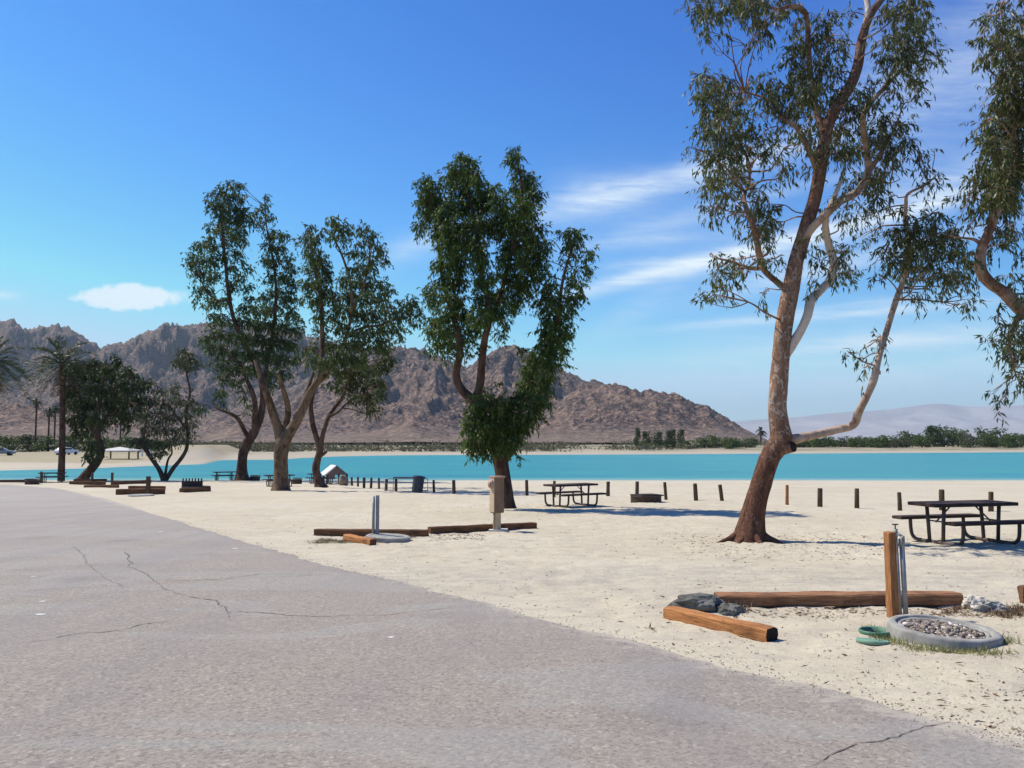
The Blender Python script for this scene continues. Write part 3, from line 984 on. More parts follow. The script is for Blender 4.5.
# the air
bm = bmesh.new()
add_box(bm, (0, 7950, 350), (36000, 16200, 714))
hz = bpy.data.materials.new('haze')
hz.use_nodes = True
t = NT(hz.node_tree)
pv = t.n('ShaderNodeVolumePrincipled')
pv.inputs['Color'].default_value = (0.74, 0.90, 1.0, 1)
pv.inputs['Density'].default_value = 0.000075
pv.inputs['Anisotropy'].default_value = 0.1
o_ = t.n('ShaderNodeOutputMaterial')
t.t.links.new(pv.outputs[0], o_.inputs['Volume'])
haze = bm_obj('haze', bm, hz)
tag(haze, 'pale even haze in the air over the lake and mountains', kind='stuff')

# ------------------------------------------------------------------ foliage


def leaf_quads(p, d, L, Wd, rs):
    n = len(p)
    r = rs.normal(size=(n, 3))
    side = np.cross(d, r)
    side /= np.linalg.norm(side, axis=1)[:, None] + 1e-9
    nor = np.cross(d, side)
    L = L[:, None]
    Wd = Wd[:, None]
    bend = nor * L * rs.uniform(-0.12, 0.12, (n, 1))
    a = p
    b = p + d * L * 0.42 + side * Wd * 0.5 + bend
    c = p + d * L
    e = p + d * L * 0.42 - side * Wd * 0.5 + bend
    V = np.stack([a, b, c, e], 1).reshape(-1, 3)
    Fq = np.arange(n * 4).reshape(n, 4)
    return V, Fq


def unit_ball(n, rs):
    v = rs.normal(size=(n, 3))
    v /= np.linalg.norm(v, axis=1)[:, None]
    return v * rs.random((n, 1)) ** (1 / 2.4)


def foliage(acc, c, r, leafL, leafW, dens, rs, droop=0.9, per=9, twigmat=1, stems=True):
    """one clump of hanging sprays: c centre, r (rx, ry, rz) in metres"""
    area = r[0] * r[2] * math.pi
    ntw = max(3, int(dens * area / (leafL * leafW * per)))
    s = c + unit_ball(ntw, rs) * np.array(r) * np.array([0.84, 0.84, 0.78])
    s[:, 2] += r[2] * 0.12
    out = (s - c) / (np.array(r) + 1e-6)
    td = out * 0.7 + rs.normal(size=(ntw, 3)) * 0.45 + np.array([0, 0, -droop * 0.45])
    td /= np.linalg.norm(td, axis=1)[:, None]
    tl = leafL * rs.uniform(1.0, 2.6, ntw)
    P = np.repeat(s, per, 0)
    T = np.repeat(td, per, 0)
    TL = np.repeat(tl, per)
    k = rs.random(ntw * per)
    sag = np.zeros_like(P)
    sag[:, 2] = -(k ** 2) * TL * 0.35
    pp = P + T * (k * TL)[:, None] + sag + rs.normal(size=P.shape) * leafL * 0.08
    d = T * 0.45 + rs.normal(size=P.shape) * 0.42 + np.array([0.03, 0, -droop])
    d /= np.linalg.norm(d, axis=1)[:, None]
    L = leafL * rs.uniform(0.55, 1.25, len(pp))
    v, f = leaf_quads(pp, d, L, leafW * rs.uniform(0.7, 1.25, len(pp)), rs)
    acc.add(v, f, 0)
    if stems:
        e = s + td * tl[:, None]
        e[:, 2] -= tl * 0.3
        rad = max(0.0022, leafW * 0.12)
        sd = np.cross(td, rs.normal(size=td.shape))
        sd /= np.linalg.norm(sd, axis=1)[:, None]
        V = np.stack([s + sd * rad, s - sd * rad, e - sd * rad * 0.4, e + sd * rad * 0.4], 1).reshape(-1, 3)
        acc.add(V, np.arange(ntw * 4).reshape(ntw, 4), twigmat)


def build_tree(name, label, cat, D, base_px, trunk, limbs, clumps, leafmat, barks, leafL, leafW, dens, depth, seed, group=None,
               droop=0.9, seg=14, rough=0.12, flare=(0.35, 0.8), twig_r=0.012, per=9, base_off=None, fillr=None, trunk_mats=None, rk=1.0, front=None):
    rs = np.random.default_rng(seed)
    s = D / F
    bp = at(base_px[0], base_px[1], D)
    bp.z = H(bp.x, bp.y)
    root = empty(name, bp)
    tag(root, label, cat, group)
    skeleton = []                                  # (points, radii)

    def pts3(pl, amp):
        ph = rs.uniform(0, 6.28)
        out, rad = [], []
        for i, q in enumerate(pl):
            off = q[3] if len(q) > 3 else amp * math.sin(ph + i * 0.7) * min(1, i / 3)
            out.append(at(q[0], q[1], D + off))
            rad.append(max(q[2], 0.4) * s * rk)
        return out, rad
    tp, tr = pts3(trunk, 0.0)
    tp[0] = Vector((tp[0].x, tp[0].y, bp.z - 0.12))
    v, f = tube_np(tp, tr, max(seg + 8, 18), 8, rough, seed, flare)
    ac = Acc()
    ac.add(v, f, 0)
    ac.build('trunk', [barks[0]], root, bp)
    skeleton += list(zip(catmull(np.c_[[tuple(p) for p in tp], tr], 4)[:, :3].tolist(), catmull(np.c_[[tuple(p) for p in tp], tr], 4)[:, 3]))
    for li, lb in enumerate(limbs):
        mi, pl, amp = lb
        lp, lr = pts3(pl, amp)
        v, f = tube_np(lp, lr, seg, 6, rough, seed + li + 1)
        ac = Acc()
        ac.add(v, f, 0)
        ac.build('limb', [barks[mi]], root, bp)
        q = catmull(np.c_[[tuple(p) for p in lp], lr], 4)
        skeleton += list(zip(q[:, :3].tolist(), q[:, 3]))
    sk = np.array([p for p, _ in skeleton])
    tw = Acc()
    acc = Acc()
    for cl_ in clumps:
        px, py, rx, ry = cl_[:4]
        dn = cl_[4] if len(cl_) > 4 else 1.0
        c2 = at(px, py, D)
        # depth: spread about the nearest limb
        dd2 = (sk[:, 0] - c2.x) ** 2 + (sk[:, 2] - c2.z) ** 2
        j = int(np.argmin(dd2))
        off = (sk[j, 1] - D) * 0.6 + float(np.clip(rs.normal() * depth, -2 * depth, 2 * depth))
        if front and front[0] < py < front[1]:
            off = front[2] + 0.35 * depth * rs.normal()
        c = np.array(tuple(at(px, py, D + off)))
        r = (rx * s, (rx + ry) * 0.5 * s, ry * s)
        foliage(acc, c, r, leafL, leafW, dens * dn, rs, droop, per)
        # branch that carries the clump
        dist = np.linalg.norm((sk - c) * np.array([1, 0.35, 1]), axis=1) + 0.8 * np.maximum(0, sk[:, 2] - c[2])
        j = int(np.argmin(dist))
        a0 = sk[j]
        if dist[j] > 0.12:
            b0 = c + np.array([0, 0, r[2] * 0.3])
            L_ = np.linalg.norm(b0 - a0)
            m1 = a0 * 0.66 + b0 * 0.34 + rs.normal(size=3) * 0.07 * L_
            m2 = a0 * 0.33 + b0 * 0.67 + rs.normal(size=3) * 0.07 * L_ + np.array([0, 0, 0.06 * L_])
            rt = min(twig_r * (1 + 0.5 * L_ / (12 * s + 1e-6) * 0.3), skeleton[j][1] * 0.8)
            v, f = tube_np([a0, m1, m2, b0], [rt, rt * 0.8, rt * 0.6, rt * 0.3], 5, 3)
            tw.add(v, f, 0)
            for q in range(3):                    # forks inside the clump
                e = c + (rs.normal(size=3) * 0.5) * np.array(r)
                v, f = tube_np([m2, (m2 + e) / 2 + rs.normal(size=3) * 0.05 * L_, e], [rt * 0.5, rt * 0.4, rt * 0.2], 4, 2)
                tw.add(v, f, 0)
    if tw.n:
        for v, f in zip(tw.v, tw.f):
            pass
        V = np.concatenate(tw.v)
        Fq = np.concatenate(tw.f)
        acc.add(V, Fq, 1)
    cr = acc.build('crown', [leafmat, barks[-1]], root, bp, smooth=False)
    return root


# --- tall eucalyptus at right
build_tree('eucalyptus_tree', 'tall eucalyptus with leaning red-brown trunk and a cut knot, right of the middle', 'tree', 16.6, (750, 540),
    [(749, 541, 11.5), (751, 528, 11), (753, 515, 10.8), (757, 498, 10.3), (763, 478, 10), (769, 459, 10), (776, 447, 10.5), (781, 438, 10.5), (779, 424, 9.3), (777, 405, 8.8), (779, 380, 8.6), (781, 355, 8.5), (785, 322, 8.6), (790, 292, 8.6),
     (796, 262, 7.6), (803, 238, 7.2), (809, 218, 6.7), (814, 202, 6.5), (818, 183, 6.5), (821, 165, 6.4), (824, 145, 6.4), (829, 122, 6), (839, 103, 5.6), (851, 84, 5.4), (858, 64, 5), (862, 40, 4.4), (870, 16, 3.8), (884, -4, 3.4), (900, -25, 3)],
    [(2, [(783, 442, 6), (800, 438, 4.6), (815, 435, 4.2), (835, 430, 4), (853, 425, 4), (859, 412, 3.8), (868, 394, 3.4), (874, 379, 3.8), (878, 361, 3), (886, 333, 2.9), (896, 300, 3), (905, 276, 2.6), (909, 250, 2.2), (905, 225, 2), (906, 205, 1.8), (908, 194, 1.5), (925, 185, 1.2), (936, 176, 0.7)], -0.25),
     (3, [(786, 354, 5), (797, 337, 4.6), (807, 317, 4.4), (811, 300, 4.6), (821, 290, 4.2), (831, 277, 4), (833, 260, 4), (829, 247, 3.8), (826, 232, 3.5), (826, 218, 3), (832, 203, 2.8), (838, 188, 2.2), (844, 170, 1.6), (846, 150, 1)], 0.3),
     (2, [(801, 242, 5), (812, 228, 4.2), (822, 218, 4), (832, 208, 4.4), (842, 200, 4.2), (853, 195, 4), (861, 187, 3.8), (868, 172, 3.6), (867, 150, 3.4), (863, 125, 3), (865, 110, 2.8), (874, 99, 2.4), (884, 87, 2), (893, 70, 1.6), (906, 52, 1)], -0.5),
     (1, [(787, 290, 3.6), (776, 281, 3.2), (765, 271, 3), (760, 258, 3.4), (757, 243, 3), (753, 225, 2.8), (746, 208, 2.4), (744, 195, 2), (749, 182, 1.6), (748, 160, 1.2), (738, 140, 1), (728, 120, 0.8)], 0.6),
     (1, [(761, 268, 2.6), (748, 268, 2), (733, 262, 1.4), (716, 258, 0.8)], 0.2),
     (1, [(824, 135, 4), (815, 105, 3.4), (810, 70, 3), (808, 40, 2.8), (806, 14, 2.5), (793, 6, 2.2), (775, 9, 1.6), (752, -2, 1.4), (730, -2, 1)], 0.6),
     (1, [(818, 170, 4), (808, 148, 3), (797, 128, 2.6), (783, 118, 2), (768, 100, 1.4), (745, 92, 1)], -0.6),
     (3, [(864, 30, 3), (868, 10, 3), (866, -6, 3), (862, -30, 2)], 0.2),
     (1, [(868, 172, 3), (878, 158, 2.4), (888, 140, 1.8), (897, 125, 1)], 0.5),
     (1, [(884, 87, 1.8), (897, 75, 1.5), (912, 60, 1)], -0.4)],
    [(697, 6, 12, 12), (710, 14, 14, 10), (703, 30, 4, 7, .8), (724, 36, 4, 6, .6), (733, 8, 14, 10), (755, 6, 14, 12), (765, 24, 10, 16), (755, 38, 6, 9, .7), (785, 8, 14, 10), (770, -6, 20, 10), (730, -8, 20, 8), (800, 20, 8, 9, .7), (745, -2, 14, 7),
     (700, 78, 10, 8), (712, 76, 9, 6), (722, 86, 14, 10), (706, 92, 12, 12), (740, 92, 12, 12), (712, 108, 16, 14), (732, 112, 16, 14), (722, 130, 18, 14), (742, 132, 12, 14), (706, 132, 10, 12), (728, 150, 17, 14), (712, 158, 12, 12), (742, 155, 10, 14),
     (722, 172, 16, 12), (740, 176, 11, 12), (708, 186, 10, 9), (722, 195, 12, 11), (710, 208, 9, 7, .7), (737, 205, 7, 8, .6), (697, 99, 4, 4, .4), (691, 148, 6, 3, .4),
     (752, 80, 7, 6, .6), (765, 80, 12, 9), (780, 92, 14, 12), (766, 100, 10, 9), (796, 88, 12, 14), (793, 66, 11, 12), (802, 46, 12, 14), (818, 38, 12, 14), (826, 20, 10, 12), (832, 52, 9, 12, .7), (816, 66, 14, 14), (833, 75, 9, 12),
     (812, 92, 14, 12), (800, 108, 13, 12), (784, 112, 10, 8), (835, 98, 12, 12), (822, 118, 12, 12), (805, 128, 10, 9), (850, 110, 12, 10), (840, 128, 12, 12), (858, 92, 9, 7), (842, 40, 7, 14, .5), (848, 18, 7, 14, .4),
     (752, 118, 7, 10, .6), (763, 135, 9, 10, .8), (772, 150, 9, 12, .7), (783, 168, 6, 14, .8), (778, 130, 8, 5), (762, 160, 8, 10, .5), (760, 190, 10, 8, .8), (757, 205, 8, 8, .8), (768, 207, 12, 10), (760, 222, 12, 12), (770, 228, 9, 12), (757, 238, 7, 8, .8),
     (742, 213, 7, 6, .5), (728, 218, 4, 6, .4), (788, 60, 8, 6, .6), (797, 147, 6, 8, .6), (814, 142, 8, 10, .8), (830, 150, 8, 12, .7), (843, 148, 10, 12), (808, 170, 8, 7, .6),
     (713, 258, 7, 5, .9), (724, 266, 10, 6), (737, 262, 10, 6, .8), (716, 278, 6, 9, .9), (730, 280, 8, 8, .7), (714, 298, 5, 12, .9), (760, 258, 7, 5, .8), (772, 263, 6, 5, .7), (781, 256, 4, 5, .8), (762, 296, 4, 7, .8), (745, 270, 9, 7, .6),
     (898, 8, 13, 12), (915, 6, 12, 12), (924, 22, 9, 12), (908, 26, 12, 12), (893, 36, 12, 9), (880, 42, 9, 7, .8), (912, 42, 14, 10), (930, 44, 9, 8), (888, 56, 12, 9), (905, 60, 13, 10), (922, 62, 10, 10), (912, 78, 8, 12), (894, 76, 11, 9), (918, 92, 4, 10, .8), (935, 55, 5, 8, .8), (880, 14, 6, 7, .5), (898, 92, 8, 6, .6),
     (870, 96, 10, 8), (873, 84, 6, 5, .6), (880, 118, 10, 8, .8), (893, 122, 11, 8), (906, 124, 8, 7), (885, 136, 12, 10), (903, 142, 9, 9), (893, 154, 10, 9), (875, 150, 9, 11), (866, 134, 9, 9), (856, 152, 9, 12), (880, 172, 10, 10), (892, 170, 5, 8, .7), (868, 180, 10, 9), (884, 190, 7, 8), (853, 180, 8, 9), (872, 198, 10, 8), (858, 206, 7, 6), (848, 212, 7, 6), (840, 198, 6, 6, .6), (887, 200, 6, 5, .7), (862, 214, 4, 5, .6),
     (822, 212, 4, 4, .7), (812, 252, 8, 8, .6), (820, 262, 7, 8, .8), (836, 246, 8, 7, .6), (843, 258, 8, 9), (838, 272, 9, 8), (850, 250, 6, 7, .5), (852, 275, 5, 7, .7), (815, 280, 6, 6, .5), (824, 236, 5, 6, .6), (806, 240, 4, 4, .4), (846, 224, 4, 4, .4), (862, 238, 8, 3, .4), (880, 237, 7, 3, .4),
     (918, 158, 9, 7, .7), (930, 152, 8, 5, .5), (927, 172, 7, 8, .6), (936, 184, 10, 5, .6), (922, 186, 6, 6, .5),
     (886, 215, 6, 10, .4), (890, 232, 9, 9, .8), (905, 212, 9, 9, .6), (900, 236, 11, 11), (914, 226, 12, 11), (928, 220, 10, 10, .9), (940, 214, 9, 8, .8), (930, 238, 13, 12), (912, 246, 12, 11), (888, 250, 10, 9), (945, 232, 11, 11), (897, 262, 10, 8), (880, 262, 8, 6, .6), (878, 275, 6, 4, .6), (914, 264, 10, 10), (930, 258, 12, 10), (948, 252, 10, 12), (905, 280, 7, 8, .8), (940, 274, 9, 10), (952, 275, 7, 10), (925, 278, 6, 8, .7), (947, 292, 5, 9, .8), (921, 294, 4, 7, .9), (960, 262, 7, 9, .8), (964, 284, 5, 9, .9), (966, 302, 6, 9, .9), (955, 240, 8, 9, .8), (914, 300, 5, 6, .3),
     (868, 345, 5, 6, .35), (875, 338, 5, 6, .35), (847, 352, 8, 4, .28), (860, 358, 8, 5, .3), (866, 370, 4, 7, .35), (884, 345, 3, 4, .3)],
    M['leaf_near'], [M['bark_two'], M['bark_near'], M['bark_mid_part'], M['bark_pale'], M['bark_near']], 0.15, 0.030, 7.6, 0.75, 11, twig_r=0.011, seg=14, rough=0.10, flare=(0.30, 1.1))

NEAR = [o for o in COL.objects if o.name.startswith('eucalyptus_tree')][0]
_b = NEAR.location
_d = Vector((0.55, -0.80, 0.12)).normalized()
_c = at(785, 448, 16.55) - _b
a = Acc()
v, f = tube_np([_c - _d * 0.06, _c + _d * 0.12, _c + _d * 0.20], [0.13, 0.105, 0.098], 18, 3, 0.10, 3)
a.add(v, f, 0)
_e = np.array(tuple(_c + _d * 0.185))
v, f = tube_np([_e - np.array(tuple(_d)) * 0.01, _e + np.array(tuple(_d)) * 0.002, _e + np.array(tuple(_d)) * 0.004], [0.088, 0.080, 0.002], 18, 0)
a.add(v, f, 1)
a.build('branch_stub', [M['bark_near'], M['near_black']], NEAR)
rs = np.random.default_rng(77)
for k, az in enumerate((-2.9, -2.2, -1.4, -0.55, 0.1, 1.3, 2.4)):
    L_ = rs.uniform(0.30, 0.52)
    dr = Vector((math.cos(az + rs.uniform(-.2, .2)), math.sin(az), 0))
    a = Acc()
    v, f = tube_np([Vector((0, 0, 0.34)) + dr * 0.10, Vector((0, 0, 0.14)) + dr * 0.23, Vector((0, 0, 0.035)) + dr * (0.26 + L_ * 0.35), Vector((0, 0, -0.05)) + dr * (0.30 + L_ * 0.9)], [0.12, 0.085, 0.055, 0.02], 12, 6, 0.22, k)
    a.add(v, f, 0)
    a.build('root', [M['bark_two']], NEAR)

# --- tree at the right frame edge
build_tree('eucalyptus_tree', 'dark leafy eucalyptus cut off by the right edge, S-curved limb above the picnic table', 'tree', 14.8, (1105, 556),
    [(1105, 556, 17), (1104, 525, 15), (1100, 480, 13), (1092, 430, 12), (1080, 380, 11), (1062, 345, 10), (1040, 322, 8.5), (1022, 310, 8), (1004, 293, 7), (990, 283, 6.5), (981, 270, 6.5), (981, 252, 6), (987, 236, 5.5), (993, 222, 4.5), (1000, 205, 4), (1010, 180, 3.5), (1015, 150, 3.2), (1012, 120, 3), (1018, 90, 2.6), (1012, 60, 2), (1005, 30, 1.5), (1000, 8, 1)],
    [(0, [(1092, 430, 9), (1100, 380, 8), (1090, 320, 7), (1075, 260, 6), (1068, 190, 5), (1055, 120, 4), (1045, 60, 2.5), (1040, 10, 1.5)], 0.5),
     (0, [(983, 247, 3), (975, 240, 2), (963, 238, 1.2), (950, 236, 0.8)], 0.2),
     (0, [(1022, 310, 4), (1012, 330, 2.5), (1010, 350, 1.6), (1016, 375, 1)], -0.3)],
    [(1003, 6, 12, 8, .8), (985, 20, 10, 8, .6), (1000, 26, 12, 8, .8), (1015, 14, 10, 9, .8), (985, 38, 9, 8, .7), (1000, 42, 12, 10), (1016, 38, 12, 12), (980, 60, 7, 8, .8), (993, 55, 10, 8, .8), (1012, 60, 12, 12, 1.2), (1022, 50, 10, 14, 1.3), (1004, 74, 9, 12), (1018, 84, 12, 14, 1.5), (1006, 98, 10, 12, 1.3), (985, 95, 6, 5, .4), (993, 110, 9, 10, .9), (1012, 112, 14, 14, 1.5), (1024, 110, 12, 14, 1.5),
     (986, 125, 9, 9, .7), (1000, 130, 13, 14, 1.4), (1018, 135, 14, 14, 1.5), (983, 145, 8, 8, .9), (996, 150, 13, 12, 1.4), (1012, 158, 15, 14, 1.5), (978, 165, 8, 9, .8), (990, 170, 13, 12, 1.3), (1008, 178, 14, 12, 1.5), (1022, 170, 12, 14, 1.4), (970, 180, 7, 7, .7), (982, 188, 12, 10, 1.1), (1000, 194, 14, 11, 1.4), (968, 196, 9, 6, .7), (992, 208, 12, 9, 1.2), (978, 212, 10, 6, .8), (1008, 210, 10, 8), (965, 225, 8, 5, .5), (1016, 195, 10, 10),
     (1002, 232, 10, 7, .8), (1014, 228, 9, 7, .7), (1020, 240, 7, 8, .7), (995, 245, 9, 8, .9), (1018, 258, 6, 7, .4), (970, 255, 7, 10, .8), (976, 270, 6, 8, .6), (967, 272, 5, 9, .7), (1003, 276, 9, 5, .6), (1016, 282, 8, 7, .8), (1020, 296, 8, 6, .7), (1000, 304, 6, 5, .5),
     (994, 322, 6, 5, .5), (1006, 326, 8, 6, .8), (990, 342, 6, 5, .6), (1004, 342, 10, 7, .9), (1018, 335, 9, 9), (1016, 354, 10, 9), (1004, 360, 6, 6, .6), (1018, 374, 8, 9, .9), (1020, 392, 6, 7, .7), (1008, 386, 3, 3, .3), (993, 393, 2, 3, .5), (996, 408, 3, 4, .6), (1024, 320, 9, 9, .9),
     (1045, 40, 20, 24), (1050, 90, 22, 26), (1055, 150, 24, 26), (1060, 210, 24, 26), (1075, 270, 24, 24), (1050, 250, 16, 14), (1090, 120, 20, 30), (1095, 200, 22, 30), (1110, 300, 24, 24), (1125, 350, 22, 18), (1040, -20, 24, 24), (1080, 20, 24, 30)],
    M['leaf_near'], [M['bark_near'], M['bark_near'], M['bark_near'], M['bark_near']], 0.135, 0.028, 8.5, 0.55, 12, twig_r=0.010, rk=0.85)

# --- dense tree in the middle
build_tree('leafy_tree', 'dense dark green tree standing alone in the middle, forked trunk with a leafy skirt', 'tree', 28.6, (506, 507),
    [(506, 508, 12.5), (505, 495, 12.5), (503, 478, 12), (501, 465, 12), (499, 455, 12), (492, 440, 9), (484, 420, 8.5), (474, 402, 8.5), (462, 390, 6.5), (456, 375, 6), (459, 358, 5.5), (459, 338, 4.5), (452, 312, 4), (444, 285, 3.5), (440, 255, 3), (435, 225, 2), (430, 195, 1.2)],
    [(0, [(502, 462, 8), (512, 447, 7.5), (526, 425, 7), (537, 402, 6.5), (545, 378, 5.5), (550, 352, 4.5), (556, 325, 3.8), (560, 298, 3), (564, 275, 2), (571, 252, 1.4), (576, 238, 1)], 0.5),
     (0, [(474, 402, 7), (480, 385, 6.5), (482, 360, 6), (485, 338, 5.5), (489, 320, 5), (487, 296, 4.2), (480, 268, 4), (478, 238, 3.4), (471, 205, 2.4), (464, 170, 1.2)], -0.5),
     (0, [(489, 322, 4), (500, 296, 3.4), (510, 260, 3), (517, 225, 2.4), (522, 190, 1.6), (516, 158, 1)], 0.7),
     (0, [(459, 350, 3.5), (452, 343, 2.6), (443, 335, 2), (434, 325, 1.4)], 0.3)],
    [(463, 158, 8, 7), (470, 166, 9, 8), (456, 170, 9, 9), (466, 178, 12, 9), (449, 182, 8, 8), (476, 184, 7, 8), (478, 172, 4, 6), (425, 182, 8, 7), (434, 184, 7, 7), (430, 196, 12, 9), (422, 206, 6, 8, .8), (440, 202, 9, 10), (432, 214, 10, 10), (421, 222, 4, 9, 1.0), (418, 232, 2.5, 7, .9), (445, 216, 10, 12),
     (463, 192, 11, 10), (455, 206, 11, 12), (470, 208, 11, 12), (484, 192, 9, 9), (492, 188, 8, 7), (500, 198, 9, 9), (486, 206, 11, 11), (504, 212, 10, 11), (514, 150, 6, 5), (519, 156, 5, 4), (512, 161, 6, 4), (518, 168, 5, 5, .8), (522, 176, 9, 7), (530, 184, 8, 8), (520, 192, 10, 9), (534, 194, 7, 9), (524, 206, 11, 10), (532, 214, 6, 9),
     (440, 232, 9, 10), (452, 230, 12, 12), (468, 228, 12, 12), (484, 226, 12, 12), (500, 228, 12, 12), (516, 224, 12, 12), (530, 230, 9, 10), (446, 248, 9, 10), (460, 246, 12, 12), (476, 246, 12, 12), (508, 244, 11, 12), (524, 244, 11, 12), (536, 240, 7, 9), (543, 230, 3, 8, .8), (546, 244, 4, 9, .8), (540, 256, 6, 9),
     (438, 264, 6, 8), (450, 264, 10, 11), (462, 262, 9, 10), (480, 262, 8, 11), (498, 258, 7, 7, .6), (512, 262, 11, 11), (527, 260, 11, 12), (446, 280, 8, 9), (458, 282, 8, 12), (483, 280, 10, 11), (500, 276, 8, 8, .6), (514, 280, 11, 11), (528, 278, 10, 11), (541, 272, 7, 9, .9),
     (432, 286, 6, 6, .8), (428, 296, 6, 8, .8), (440, 294, 7, 8, .8), (455, 300, 11, 10), (484, 298, 11, 10), (500, 296, 11, 11), (516, 296, 9, 8), (528, 292, 6, 6), (432, 304, 5, 5, .7), (446, 314, 10, 8), (462, 316, 11, 9), (480, 314, 12, 9), (498, 312, 10, 8), (512, 306, 7, 6, .8), (505, 322, 5, 6, .8), (502, 334, 3, 7, .8),
     (436, 320, 9, 7), (430, 330, 7, 6, .8), (446, 330, 10, 8), (462, 332, 10, 8), (476, 328, 8, 7), (440, 342, 9, 7), (434, 350, 5, 5, .7), (456, 346, 9, 6), (470, 342, 6, 6, .7), (445, 356, 6, 4, .7), (482, 345, 4, 6, .6), (467, 353, 5, 5, .6),
     (566, 234, 7, 6), (577, 235, 8, 7), (571, 244, 8, 6), (574, 252, 5, 5, .7), (589, 252, 6, 5, .9), (585, 259, 5, 4, .7), (586, 268, 7, 5, .9), (577, 272, 6, 5, .6), (579, 284, 7, 6, .9), (570, 281, 5, 7, .7), (571, 296, 8, 7, .8), (582, 294, 5, 4, .7), (566, 264, 5, 8, .5), (551, 280, 6, 5, .5), (548, 288, 8, 8), (557, 300, 8, 9),
     (545, 302, 9, 9), (568, 308, 7, 8), (550, 316, 11, 9), (563, 322, 9, 9), (546, 330, 10, 9), (558, 336, 10, 9), (568, 334, 5, 6, .8), (548, 346, 13, 9), (562, 350, 7, 8), (536, 358, 10, 9), (550, 362, 11, 9), (563, 364, 4, 5, .6), (532, 372, 12, 9), (546, 376, 9, 9), (528, 386, 14, 9), (544, 390, 7, 8), (520, 398, 12, 8), (534, 402, 12, 8), (547, 402, 5, 7, .6), (530, 414, 10, 8, .9), (519, 350, 5, 6, .4),
     (482, 400, 10, 8), (496, 402, 11, 8), (510, 404, 10, 8), (474, 412, 9, 9), (488, 414, 12, 9), (504, 416, 12, 9), (518, 418, 10, 9), (470, 426, 7, 9), (482, 428, 11, 9), (497, 430, 12, 9), (512, 431, 11, 9), (525, 428, 7, 8), (471, 440, 6, 8), (482, 442, 10, 8), (496, 444, 11, 7), (509, 444, 9, 7), (474, 452, 6, 4, .8), (488, 453, 9, 4, .8), (517, 441, 5, 7, .7), (518, 456, 4, 3, .5), (482, 390, 6, 6, .5), (500, 386, 6, 5, .4), (538, 420, 6, 4, .5)],
    M['leaf_mid'], [M['bark_dark'], M['bark_dark'], M['bark_dark']], 0.16, 0.044, 13.0, 0.75, 13, front=(392, 460, -0.75), twig_r=0.014, rk=0.64, rough=0.09, flare=(0.25, 0.6), per=8)

